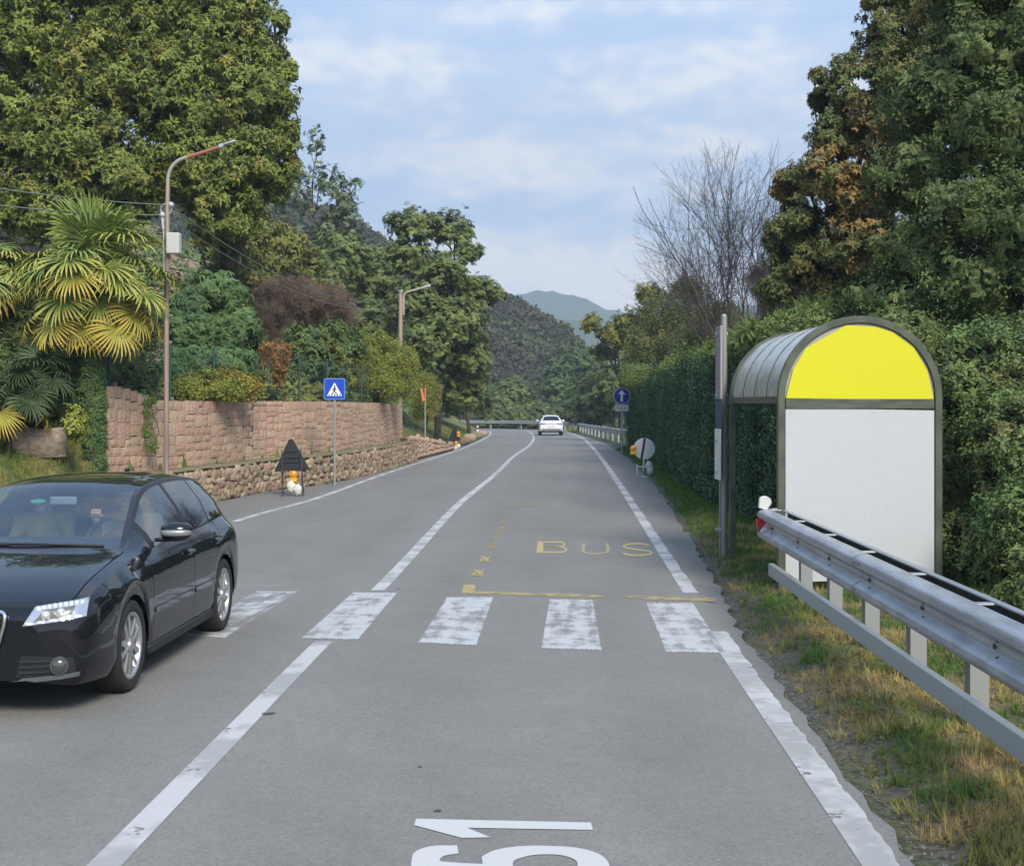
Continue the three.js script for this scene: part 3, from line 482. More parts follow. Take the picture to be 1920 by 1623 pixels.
tree('locust_tree', 'tall locust tree with layered airy branches above the far lamp', 'tree', gnd(822, 72), [L(775, 420, 72, 48, 34, 1.2), L(770, 480, 72, 50, 36, 1.3), L(850, 430, 73, 42, 40, 1.3), L(880, 470, 72, 30, 18, .8), L(830, 510, 71, 55, 40, 1.5), L(890, 540, 72, 50, 26, 1.2), L(930, 552, 72, 24, 16, .7), L(780, 560, 71, 60, 40, 1.6), L(850, 600, 71, 62, 50, 1.7), L(880, 660, 73, 44, 50, 1.5), L(800, 640, 70, 55, 55, 1.5), L(740, 410, 72, 22, 14, .5), L(865, 720, 74, 48, 50, 1.4)], { seed: 11, n: 6200, size: .46, pal: PAL.robinia, gap: -.1, kind: 'fine', tr: .2, fork: .45, bark: barkDark });
tree('roadside_tree', 'dark green tree by the inside of the far bend', 'tree', gnd(880, 100), [L(885, 690, 100, 40, 60, 2), L(850, 730, 96, 45, 50, 2), L(905, 745, 104, 26, 40, 1.5), L(830, 690, 98, 50, 60, 2)], { seed: 12, n: 2600, size: .55, pal: PAL.green, gap: -.25, kind: 'fine', tr: .16 });
// -- behind the far bend
[['roadside_tree', 'mid green tree behind the far guard rail left of the white car', 960, 165, [L(960, 745, 165, 40, 40, 3), L(930, 770, 160, 36, 28, 3), L(985, 775, 165, 40, 30, 3)], PAL.robinia], ['roadside_tree', 'dark rounded tree behind the far guard rail above the white car', 1080, 172, [L(1085, 690, 172, 52, 46, 3.5), L(1050, 720, 170, 44, 44, 3), L(1120, 740, 168, 56, 50, 3), L(1070, 770, 165, 60, 30, 3)], PAL.green], ['roadside_tree', 'dark green tree right of the white car beyond the rail', 1125, 120, [L(1125, 745, 120, 42, 44, 2), L(1100, 770, 122, 36, 30, 2), L(1150, 720, 118, 40, 44, 2)], PAL.dark], ['roadside_tree', 'dark low bush behind the middle of the far guard rail', 1015, 155, [L(1015, 780, 155, 44, 22, 2), L(970, 785, 152, 40, 18, 2), L(925, 785, 150, 34, 22, 2)], PAL.dark]].forEach(([n, l, px, z, lobes, pal], i) => tree(n, l, 'tree', gnd(px, z), lobes, { seed: 30 + i, n: 2400, size: .85, pal, gap: -.28, kind: 'fine', tr: .2 }));
// -- right of the road
tree('yellow_tree', 'yellowish airy tree with sky gaps above the blue arrow sign', 'tree', gnd(1165, 82), [L(1110, 605, 82, 22, 18, .8), L(1150, 625, 82, 36, 26, 1.2), L(1190, 610, 82, 40, 34, 1.3), L(1215, 560, 80, 26, 36, 1), L(1140, 660, 84, 34, 18, 1), L(1200, 670, 80, 40, 40, 1.4)], { seed: 41, n: 1900, size: .42, pal: PAL.olive, gap: -.08, kind: 'broad', tr: .14, bark: barkDark });
tree('green_tree', 'dull green tree rising behind the hedge below the bare tree', 'tree', gnd(1270, 66), [L(1260, 590, 66, 62, 46, 1.5), L(1310, 640, 64, 60, 50, 1.5), L(1220, 650, 66, 52, 50, 1.5), L(1290, 545, 67, 34, 24, 1), L(1350, 600, 62, 50, 40, 1.2)], { seed: 42, n: 3600, size: .4, pal: [[.075, .10, .028], [.10, .115, .03], [.06, .085, .026], [.125, .115, .03]], gap: -.18, kind: 'small', tr: .16 });
tree('leafy_bush', 'bright green bush spilling over the hedge top beyond the arrow sign', 'bush', gnd(1240, 50), [L(1225, 712, 52, 50, 24, .8), L(1290, 690, 46, 40, 26, .8), L(1190, 705, 58, 30, 22, .8)], { seed: 43, n: 1900, size: .28, pal: PAL.hedgetop, gap: -.4, kind: 'small' });
tree('twiggy_tree', 'reddish brown leafless thicket under the autumn tree', 'tree', gnd(1540, 30), [L(1520, 540, 30, 75, 60, 1), L(1590, 520, 29, 60, 70, 1), L(1470, 580, 31, 50, 40, .8), L(1540, 460, 30, 60, 50, .9), L(1440, 520, 31, 40, 50, .7)], { seed: 44, n: 1000, size: .46, pal: [[.30, .21, .18], [.25, .17, .15], [.34, .25, .20]], gap: -.1, kind: 'twig', mat: drymat, tr: .07, bark: barkDark });
tree('autumn_tree', 'large tree with orange brown autumn leaves beside the dark evergreen', 'tree', gnd(1660, 27), [L(1690, 60, 27, 80, 90, 1.2), L(1600, 160, 27, 56, 60, .9), L(1660, 230, 26.5, 80, 70, 1.1, 1, PAL.autumn), L(1570, 260, 27, 52, 54, .8), L(1520, 330, 27.5, 56, 46, .8), L(1600, 370, 27, 74, 60, 1, 1, PAL.autumn), L(1500, 410, 27.5, 54, 50, .8), L(1560, 320, 26.8, 50, 60, .8, 1, PAL.autumn), L(1620, 450, 26.6, 60, 50, .8, 1, PAL.autumn), L(1500, 490, 27.8, 60, 44, .8), L(1570, 545, 27.5, 70, 44, .8), L(1640, 520, 26.5, 50, 60, .7), L(1450, 540, 28, 36, 30, .6), L(1470, 350, 27.5, 26, 26, .5), L(1455, 440, 27.5, 26, 30, .5), L(1580, 470, 27, 60, 40, .8), L(1680, 340, 26.5, 70, 70, 1, 1, PAL.autumn), L(1700, 150, 26, 80, 80, 1), L(1540, 190, 27.5, 24, 26, .4), L(1535, 140, 27.5, 14, 16, .3), L(1650, 20, 27, 30, 60, .6), L(1780, 20, 26, 90, 90, 1.2)], { seed: 45, n: 15500, size: .19, pal: PAL.mixed, gap: -.03, freq: 1.3, kind: 'broad', tr: .17, fork: .35, twigs: 5, bark: barkDark });
tree('evergreen_tree', 'big dark green feathery evergreen filling the upper right corner', 'tree', gnd(1850, 20.5), [L(1860, 90, 20, 130, 90, 1.1), L(1760, 200, 20.5, 100, 80, .9), L(1880, 240, 19.5, 110, 90, 1), L(1720, 330, 20.5, 90, 70, .8), L(1830, 390, 19.5, 110, 80, .9), L(1930, 420, 19, 90, 100, 1), L(1730, 470, 20.5, 100, 70, .8), L(1850, 540, 19.5, 120, 80, .9), L(1700, 570, 20.5, 90, 56, .7), L(1780, 640, 20, 110, 60, .8), L(1920, 660, 19, 80, 90, .9), L(1930, -40, 20, 150, 90, 1.2), L(1800, -60, 20, 90, 80, 1), L(1680, 640, 19.5, 90, 60, .7), L(1790, 720, 18.6, 90, 70, .7), L(1880, 790, 18, 90, 80, .7), L(1620, 560, 21, 46, 46, .6), L(1640, 700, 19.8, 90, 60, .5)], { seed: 46, n: 19500, size: .24, pal: [...PAL.dark, [.08, .12, .035], [.12, .14, .04], [.055, .09, .026]], gap: -.12, freq: 1.5, kinds: ['fine', 'small'], tr: .16, fork: .4, droop: .5, bark: barkDark });
// bare tree: forking tapered branches
{
  const r = rng(91), t = thing('bare_tree', 'leafless grey tree spreading bare branches against the sky', 'tree'), g = [], leaves = [];
  const cc = P(1362, 466, 42), cr = V(165 * 42 / FOCAL, 190 * 42 / FOCAL, 2.6), inside = p => { const q = p.clone().sub(cc).divide(cr); return q.lengthSq() < 1 + .25 * n3(p.x * .9, p.y * .9, p.z * .9) || p.y < cc.y; };
  const grow = (a, d, len, rad, lvl) => {
    const steps = 3; let p = a, dir = d.clone(); const pts = [p.clone()];
    for (let i = 0; i < steps; i++) { dir.add(rdir(r).multiplyScalar(.2)).add(V(0, lvl < 3 ? .02 : .05, 0)).normalize(); p = p.clone().addScaledVector(dir, len / steps); pts.push(p); }
    if (!inside(pts[1])) return;
    for (let i = 0; i < steps; i++) g.push(rod(pts[i], pts[i + 1], rad * (1 - .3 * i / steps), rad * (1 - .3 * (i + 1) / steps), lvl > 2 ? 3 : 6));
    if (lvl >= 7 || rad < .0032) return;
    if (lvl >= 4 && r() < .07) leaves.push({ p: p.clone(), q: new THREE.Quaternion(), s: .12, c: [.10, .08, .03] });
    const n = lvl < 2 ? 2 : lvl < 6 ? 2 + (r() < .62 ? 1 : 0) : 2;
    for (let k = 0; k < n; k++) grow(pts[1 + Math.floor(r() * (pts.length - 1))], dir.clone().add(rdir(r).multiplyScalar(lvl < 3 ? .5 : .85)).normalize(), len * lerp(.52, .8, r()), rad * lerp(.48, .62, r()), lvl + 1);
    grow(p, dir, len * .8, rad * .7, lvl + 1);
  };
  const b = gnd(1400, 42);
  for (const [px, py] of [[1350, 400], [1265, 480], [1420, 380], [1490, 430], [1385, 350], [1305, 430], [1225, 530], [1450, 400], [1395, 420], [1330, 470]]) { const e = P(px, py, 42 + (r() - .5) * 2.5), d = e.clone().sub(b); grow(b.clone().add(V((r() - .5) * .6, 1.2, 0)), d.normalize(), e.distanceTo(b) * .33, .040, 1); }
  part('trunk', g, barkMat([.27, .225, .21]), t);
  scatter('leaves', leaves, [spray('small', 0)], leafMat, t);
}
// hedge along the right verge
{
  const r = rng(61), h = thing('clipped_hedge', 'tall clipped dark green hedge running along the right verge', 'hedge'), items = [];
  const hx = piecewise([[12, 5.15], [16, 4.75], [20, 4.2], [26, 3.9], [40, 4.5], [57, 5.2], [66, 5.6]]), top = z => 3.0 + .25 * fbm2(z * .4, 3, 3), core = [];
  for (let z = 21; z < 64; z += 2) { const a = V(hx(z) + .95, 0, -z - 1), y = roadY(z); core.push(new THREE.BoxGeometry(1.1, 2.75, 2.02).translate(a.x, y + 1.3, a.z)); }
  part('twigs', core, std([.012, .014, .008], 1), h);  // solid dark core added to block light through the hedge
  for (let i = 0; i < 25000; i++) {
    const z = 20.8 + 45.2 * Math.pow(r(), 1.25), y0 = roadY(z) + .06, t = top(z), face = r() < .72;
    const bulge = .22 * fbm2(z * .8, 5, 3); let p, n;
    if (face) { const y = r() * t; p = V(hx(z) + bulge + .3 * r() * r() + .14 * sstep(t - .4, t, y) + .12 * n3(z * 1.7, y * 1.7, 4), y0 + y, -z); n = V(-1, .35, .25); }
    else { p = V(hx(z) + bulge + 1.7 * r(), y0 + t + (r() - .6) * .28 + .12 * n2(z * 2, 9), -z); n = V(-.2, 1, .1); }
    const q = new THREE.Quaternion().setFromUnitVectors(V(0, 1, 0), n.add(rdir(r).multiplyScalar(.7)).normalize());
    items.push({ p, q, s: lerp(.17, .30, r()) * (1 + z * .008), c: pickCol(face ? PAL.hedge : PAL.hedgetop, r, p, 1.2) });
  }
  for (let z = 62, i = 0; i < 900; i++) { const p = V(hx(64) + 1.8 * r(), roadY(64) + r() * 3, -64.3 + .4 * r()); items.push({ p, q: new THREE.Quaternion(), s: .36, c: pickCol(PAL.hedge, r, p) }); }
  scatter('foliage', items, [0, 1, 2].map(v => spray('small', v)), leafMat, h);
}
// ivy covered bank right of the shelter
{
  const r = rng(62), h = thing('ivy_bank', 'leafy ivy thicket covering the bank right of the shelter', 'ivy'), items = [], lobes = [L(1850, 720, 16.5, 120, 110, .8), L(1830, 900, 16, 90, 120, .7), L(1900, 860, 15, 90, 130, .8), L(1860, 1040, 15, 110, 100, .8), L(1950, 1010, 14, 100, 140, .9), L(1800, 1090, 15.6, 60, 70, .5), L(2010, 1150, 12, 120, 140, .9), L(1740, 820, 17.9, 90, 190, .5), L(1600, 800, 18.6, 140, 160, .4)];
  part('inner_fill', lobes.map(l => { const g = new THREE.IcosahedronGeometry(1, 3), p = g.attributes.position; for (let i = 0; i < p.count; i++) { const v = V().fromBufferAttribute(p, i), k = .72 + .2 * n3(v.x * 2, v.y * 2 + l.c.x, v.z * 2); p.setXYZ(i, v.x * l.r.x * k + l.c.x, v.y * l.r.y * k + l.c.y, v.z * l.r.z * k + l.c.z); } g.computeVertexNormals(); return g; }), std([.012, .013, .008], 1), h);  // solid near-black lobes inside the foliage
  lobeLeaves(items, lobes, 14000, r, { size: .19, pal: [...PAL.ivy, [.12, .12, .035], [.045, .075, .02]], gap: -.3, freq: 2, shell: .16 });
  scatter('foliage', items, [spray('small', 0), spray('small', 1), spray('broad', 1)], leafMat, h);
}
tree('bamboo_clump', 'bright green spiky leaf tops above the hedge behind the shelter roof', 'bamboo', null, [L(1440, 625, 22.5, 50, 26, .5), L(1530, 600, 22, 66, 28, .5), L(1400, 650, 24, 40, 26, .5), L(1590, 590, 21.5, 40, 26, .4)], { seed: 47, n: 1500, size: .30, pal: PAL.hedgetop, gap: -.4, kinds: ['blade', 'weep'] });
// undergrowth over the left slope
{
  const r = rng(63), items = [];
  for (let i = 0; i < 15000; i++) {
    const z = 23 + 100 * Math.pow(r(), 1.3), l = 1.2 + 34 * Math.pow(r(), 1.5), x = wallX(z) - l; if (z < 26 && l < 4.5) continue; if (z > 50 && l < 2.2 + .02 * z) continue;
    const p = V(x, terrainY(x, z) + .5 * r() * (1 + l * .05), -z); const t = n3(x * .15, 4, z * .12); const pal = t > .3 ? PAL.olive : t > -.1 ? PAL.green : t > -.4 ? PAL.robinia : PAL.brown;
    items.push({ p, q: new THREE.Quaternion().setFromUnitVectors(V(0, 1, 0), V(.3, 1, .4).add(rdir(r).multiplyScalar(.6)).normalize()), s: lerp(.5, 1.0, r()) * (.8 + z * .006), c: pickCol(pal, r, p) });
  }
  scatter('hillside_undergrowth', items, [spray('broad', 2), spray('fine', 2), spray('small', 2)], leafMat, scene);
}
// -- palms
const frondGeos = {};
function frondGeo(kind, seed) {
  const r = rng(seed), pos = [], c = []; const hang = kind === 'dead' ? 1 : 0;
  const tip = { green: [.40, .39, .08], fresh: [.26, .32, .07], gold: [.52, .37, .06], dead: [.30, .19, .10], shade: [.05, .085, .022] }[kind], base = { green: [.16, .21, .035], fresh: [.13, .20, .045], gold: [.30, .29, .045], dead: [.24, .14, .07], shade: [.035, .06, .018] }[kind];  // the shade kind has shade put into its darker leaf colour
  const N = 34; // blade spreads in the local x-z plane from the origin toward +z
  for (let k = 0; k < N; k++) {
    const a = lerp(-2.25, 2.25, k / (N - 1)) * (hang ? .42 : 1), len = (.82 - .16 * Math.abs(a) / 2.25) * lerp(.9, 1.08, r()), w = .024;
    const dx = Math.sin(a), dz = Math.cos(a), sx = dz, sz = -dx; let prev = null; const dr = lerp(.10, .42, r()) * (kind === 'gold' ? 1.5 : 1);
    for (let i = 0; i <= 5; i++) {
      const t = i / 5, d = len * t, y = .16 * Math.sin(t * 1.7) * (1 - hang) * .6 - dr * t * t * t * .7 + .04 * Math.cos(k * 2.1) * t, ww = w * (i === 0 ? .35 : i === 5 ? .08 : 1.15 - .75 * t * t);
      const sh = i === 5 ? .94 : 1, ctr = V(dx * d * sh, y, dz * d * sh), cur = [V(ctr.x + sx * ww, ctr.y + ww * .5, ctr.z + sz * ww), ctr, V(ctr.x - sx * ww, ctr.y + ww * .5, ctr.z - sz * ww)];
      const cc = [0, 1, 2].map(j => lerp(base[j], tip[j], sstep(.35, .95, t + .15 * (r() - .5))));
      if (prev) for (const [p, q] of [[0, 1], [1, 2]]) { for (const v of [prev.p[p], prev.p[q], cur[p], cur[p], prev.p[q], cur[q]]) pos.push(v.x, v.y, v.z); for (const v of [prev.c, prev.c, cc, cc, prev.c, cc]) c.push(...v); }
      prev = { p: cur, c: cc };
    }
  }
  const g = new THREE.BufferGeometry(); g.setAttribute('position', new THREE.Float32BufferAttribute(pos, 3)); g.setAttribute('color', new THREE.Float32BufferAttribute(c, 3)); g.computeVertexNormals(); return g;
}
const frondMat = new THREE.MeshStandardMaterial({ vertexColors: true, roughness: .6, side: THREE.DoubleSide });
const stemMat = std([.16, .17, .05], .7);
function palmHead(t, crown, list) {   // list of [azimuth deg, elevation deg, petiole, scale, kind]
  for (const [az, el, pl, s, kind] of list) {
    const a = az * Math.PI / 180, e = el * Math.PI / 180, d = V(Math.sin(a) * Math.cos(e), Math.sin(e), Math.cos(a) * Math.cos(e)), tipp = crown.clone().addScaledVector(d, pl).add(V(0, -.10 * pl, 0));
    const key = kind + (Math.abs(Math.round(az * 7 + el * 3)) % 3), g = frondGeos[key] ??= frondGeo(kind, key.length * 31 + key.charCodeAt(key.length - 1));
    const f = new THREE.Group(); f.name = 'frond'; t.add(f);
    const m = shadows(new THREE.Mesh(g, frondMat)); m.name = 'blade'; f.add(m);
    const fd = d.clone().add(V(0, kind === 'dead' ? -1.4 : -.25 - .55 * Math.cos(e) * (.6 + .8 * Math.abs(Math.sin(az * 3.7 + el))), 0)).normalize();   // the fan nods below its stalk
    const side = V(Math.cos(a), 0, -Math.sin(a)), up = fd.clone().cross(side).normalize(); m.matrixAutoUpdate = true;
    m.quaternion.setFromRotationMatrix(new THREE.Matrix4().makeBasis(side, up.negate().y < 0 ? up.negate() : up, fd)); m.position.copy(tipp); m.scale.setScalar(s);
    const st = shadows(new THREE.Mesh(tube([crown.clone(), crown.clone().lerp(tipp, .55).add(V(0, .05 * pl, 0)), tipp], .013, 5, 6), stemMat)); st.name = 'stalk'; f.add(st);
  }
}
{
  const z = 24.6, crown = P(170, 528, z), base = gnd(176, z), t = thing('palm_tree', 'fan palm with ivy wrapped trunk and yellowing lower fronds left of the lamp', 'palm'), r = rng(71);
  const trunk = [], N = 26; for (let i = 0; i < N; i++) { const a = base.clone().lerp(crown, i / N), b = base.clone().lerp(crown, (i + 1.15) / N); trunk.push(rod(a, b, .135, .165, 12)); } trunk.push(rod(base.clone().add(V(0, -.4, 0)), base.clone().lerp(crown, .05), .2, .15, 12));
  part('trunk', trunk, barkMat([.15, .10, .06]), t);
  const items = []; for (let i = 0; i < 3600; i++) { const f = .02 + .80 * r(), a = r() * 6.28, q = base.clone().lerp(crown, f), n = V(Math.cos(a), .3, Math.sin(a)), rad = .12 + .09 * r() + .05 * n2(a * 2, f * 9); if (f < .22 && n2(a * 1.2 + 4, f * 8) > .1) continue; items.push({ p: q.add(V(n.x * rad, 0, n.z * rad)), q: new THREE.Quaternion().setFromUnitVectors(V(0, 1, 0), n.add(rdir(r).multiplyScalar(.5)).normalize()), s: lerp(.10, .19, r()), c: pickCol([[.045, .088, .026], [.075, .12, .034], [.035, .068, .022]], r, q, 3) }); }
  scatter('ivy', items, [spray('small', 0), spray('broad', 0)], leafMat, t);
  const list = []; 
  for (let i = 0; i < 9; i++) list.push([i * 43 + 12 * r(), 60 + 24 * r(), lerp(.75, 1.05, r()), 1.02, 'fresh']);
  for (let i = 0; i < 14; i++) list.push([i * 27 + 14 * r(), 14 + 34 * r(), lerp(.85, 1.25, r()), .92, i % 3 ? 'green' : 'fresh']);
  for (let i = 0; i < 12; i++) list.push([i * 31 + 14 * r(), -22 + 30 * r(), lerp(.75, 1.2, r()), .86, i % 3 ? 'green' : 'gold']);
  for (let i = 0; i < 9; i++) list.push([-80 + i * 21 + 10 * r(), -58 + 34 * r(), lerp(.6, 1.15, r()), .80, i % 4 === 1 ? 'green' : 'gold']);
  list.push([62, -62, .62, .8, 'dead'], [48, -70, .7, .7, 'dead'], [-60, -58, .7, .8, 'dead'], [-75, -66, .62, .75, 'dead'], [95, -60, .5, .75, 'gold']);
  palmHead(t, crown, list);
  const fl = []; for (let k = 0; k < 34; k++) fl.push(rod(crown.clone().add(V(.0, -.05, .1)), crown.clone().add(V((r() - .45) * .5, -.05 - .38 * r(), .28 + .22 * r())), .018, .03, 5)); part('flower_stalk', fl, std([.40, .17, .04], .8), t);
}
{
  const z = 26.5, crown = P(-48, 520, z), base = gnd(-50, z), t = thing('palm_tree', 'second fan palm cut off by the left edge of the picture', 'palm'), r = rng(72);
  part('trunk', [rod(base.clone().add(V(0, -.3, 0)), crown, .17, .15, 12)], barkMat([.12, .085, .05]), t);
  const list = []; for (let i = 0; i < 26; i++) list.push([i * 37 + 10 * r(), lerp(-30, 75, (i % 9) / 8) + 8 * r(), lerp(.6, .85, r()), .95, i % 9 < 2 ? 'gold' : i % 4 ? 'green' : 'fresh']);
  palmHead(t, crown, list);
}
{ // young palms and dark shrubs in the shade below
  const r = rng(73);
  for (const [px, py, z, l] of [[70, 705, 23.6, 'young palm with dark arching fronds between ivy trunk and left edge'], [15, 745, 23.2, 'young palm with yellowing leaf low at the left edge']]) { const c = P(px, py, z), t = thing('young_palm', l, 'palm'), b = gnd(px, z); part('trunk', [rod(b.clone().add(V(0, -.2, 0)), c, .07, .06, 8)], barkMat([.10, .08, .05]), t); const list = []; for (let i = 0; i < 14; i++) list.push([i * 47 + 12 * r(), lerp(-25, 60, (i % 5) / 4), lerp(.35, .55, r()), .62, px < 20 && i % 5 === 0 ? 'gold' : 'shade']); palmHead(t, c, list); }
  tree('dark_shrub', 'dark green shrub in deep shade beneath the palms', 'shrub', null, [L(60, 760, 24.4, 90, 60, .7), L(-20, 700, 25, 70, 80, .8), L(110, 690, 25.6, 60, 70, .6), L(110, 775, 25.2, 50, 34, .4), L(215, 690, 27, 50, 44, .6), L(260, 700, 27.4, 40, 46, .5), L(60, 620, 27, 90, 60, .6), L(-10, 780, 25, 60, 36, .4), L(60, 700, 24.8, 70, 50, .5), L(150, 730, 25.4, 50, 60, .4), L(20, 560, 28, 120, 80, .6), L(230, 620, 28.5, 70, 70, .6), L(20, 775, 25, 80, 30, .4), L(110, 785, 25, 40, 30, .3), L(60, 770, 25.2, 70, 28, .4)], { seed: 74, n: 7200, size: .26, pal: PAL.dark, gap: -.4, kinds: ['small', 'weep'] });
  tree('yellow_shrub', 'small yellow leafed shrub at the foot of the ivy trunk', 'shrub', null, [L(142, 795, 23.2, 18, 38, .25)], { seed: 75, n: 160, size: .2, pal: PAL.lime, gap: -.5, kind: 'broad' });
}
{ // dried climbers hanging on the fence
  const r = rng(76);
  for (const [px, top, bot, l] of [[487, 640, 728, 'dry orange climber hanging on the fence, the larger of two'], [522, 645, 722, 'dry orange climber hanging on the fence beside the larger one']]) {
    const z = 33.2, t = thing('dry_climber', l, 'climber'), g = [], items = [];
    for (let k = 0; k < 9; k++) g.push(limb(P(px + (r() - .5) * 8, bot, z), P(px + (r() - .5) * 40, top + 20 * r(), z + .3 * r()), .018, .01, r, .18, 5));
    part('stem', g, std([.34, .22, .10], .9), t);
    for (let k = 0; k < 150; k++) { const f = r(), p = P(px + (r() - .5) * lerp(8, 54, f), lerp(bot, top, f), z + .25 * (r() - .5)); items.push({ p, q: new THREE.Quaternion().setFromUnitVectors(V(0, 1, 0), rdir(r)), s: .2, c: pickCol(PAL.rust, r, p, 2) }); }
    scatter('dry_leaves', items, [spray('broad', 1), spray('twig', 1)], drymat, t);
  }
}
// -- grass
{
  const r = rng(81), near = [], blade = [0, 1, 2].map(v => spray('blade', v));
  for (let i = 0; i < 64000; i++) {
    const z = 5.2 + 62 * Math.pow(r(), 2.4), a = asphR(z), x = a + .12 + (z > 16 ? 3.2 : 4.2) * Math.pow(r(), 1.15); const d = x - a;
    const n = fbm2(x * 1.1, z * 1.1, 4), m = fbm2(x * .35 + 20, z * .35, 3), k = fbm2(x * 2.3 + 9, z * 2.3, 3);
    if (k < -.34 + .35 * sstep(.55, .1, d) - (z > 15 ? .25 : 0)) continue;
    const dry = clamp(.38 + 1.2 * n + .7 * m - .035 * (z - 10) - .35 * sstep(1.6, 2.6, d) + .35 * (r() - .5)), c = [lerp(.085, .44, dry), lerp(.175, .32, dry), lerp(.022, .13, dry)], v = .75 + .5 * r();
    near.push({ p: V(x, terrainY(x, z) - .015, -z), q: new THREE.Quaternion().setFromAxisAngle(V(0, 1, 0), r() * 6.28).multiply(Q4.setFromAxisAngle(V(1, 0, 0), (r() - .5) * 1.5)), s: lerp(.045, .135, r()) * (1 + .5 * sstep(1.5, 2.8, d)) * (z > 20 ? 1.2 : 1), c: c.map(q => q * v) });
  }
  scatter('grass', near, blade, drymat, scene);
  const left = [];
  for (let i = 0; i < 15000; i++) {
    const z = 15 + 92 * Math.pow(r(), 1.7), l = z < 25 ? 4.6 * r() : -.2 + .9 * r() + (z > 50 ? 3.2 * r() : 0); const x = wallX(z) - l; if (z > 25 && z < 50 && l < .28) continue;
    if (z > 24.6 && z < 50 && l > .62) continue;
    const dry = clamp(.45 + 1.1 * fbm2(x * .8, z * .8, 3) + .3 * (r() - .5)), c = [lerp(.07, .27, dry), lerp(.145, .23, dry), lerp(.02, .07, dry)], v = .75 + .5 * r();
    left.push({ p: V(x, (z > 24.6 && z < 50 ? roadY(z) + .66 : terrainY(x, z)) - .01, -z), q: new THREE.Quaternion().setFromAxisAngle(V(0, 1, 0), r() * 6.28), s: lerp(.10, .22, r()) * (z > 24.6 && z < 50 ? .6 : 1), c: c.map(q => q * v) });
  }
  for (let i = 0; i < 6500; i++) {
    const z = 17.5 + 8.2 * r(), x = -6.6 - 5.5 * r() - (z - 24) * .1, dry = clamp(.5 + 1.1 * fbm2(x * .8, z * .8, 3) + .3 * (r() - .5)), v = .75 + .5 * r(); if (x > wallX(z) - .15 || (z > 24.8 && x > wallX(z) - .9)) continue;
    left.push({ p: V(x, terrainY(x, z) - .01, -z), q: new THREE.Quaternion().setFromAxisAngle(V(0, 1, 0), r() * 6.28), s: lerp(.10, .24, r()), c: [lerp(.08, .30, dry) * v, lerp(.16, .25, dry) * v, lerp(.02, .08, dry) * v] });
  }
  scatter('grass', left, blade, drymat, scene);
  const peb = [], pg = rocks.slice(0, 3);
  for (let i = 0; i < 1500; i++) { const z = 5 + 26 * Math.pow(r(), 1.7), a = asphR(z), x = a - .03 + .45 * Math.pow(r(), 1.6) + .1 * n2(z * 2, 2), q = .10 + .14 * r(); peb.push({ p: V(x, Math.max(terrainY(x, z), roadY(z) - .03) + .003, -z), q: new THREE.Quaternion().setFromAxisAngle(rdir(r), r() * 6), s: V(.008 + .020 * Math.pow(r(), 3), .006 + .010 * r(), .008 + .018 * Math.pow(r(), 3)), c: [q, q * .95, q * .88] }); }
  scatter('gravel', peb, pg, drymat, scene);
  // dead leaves and twigs on the verge
  const lit = []; for (let i = 0; i < 1300; i++) { const z = 5 + 14 * Math.pow(r(), 1.4), x = asphR(z) + .1 + 3.2 * r(), c = [[.20, .10, .04], [.13, .08, .045], [.30, .2, .1], [.08, .055, .035]][Math.floor(r() * 4)]; lit.push({ p: V(x, terrainY(x, z) + .02 + .03 * r(), -z), q: new THREE.Quaternion().setFromAxisAngle(rdir(r), r() * 6), s: lerp(.022, .055, r()), c }); }
  scatter('fallen_leaves', lit, [spray('broad', 0), spray('twig', 0)], drymat, scene);
}
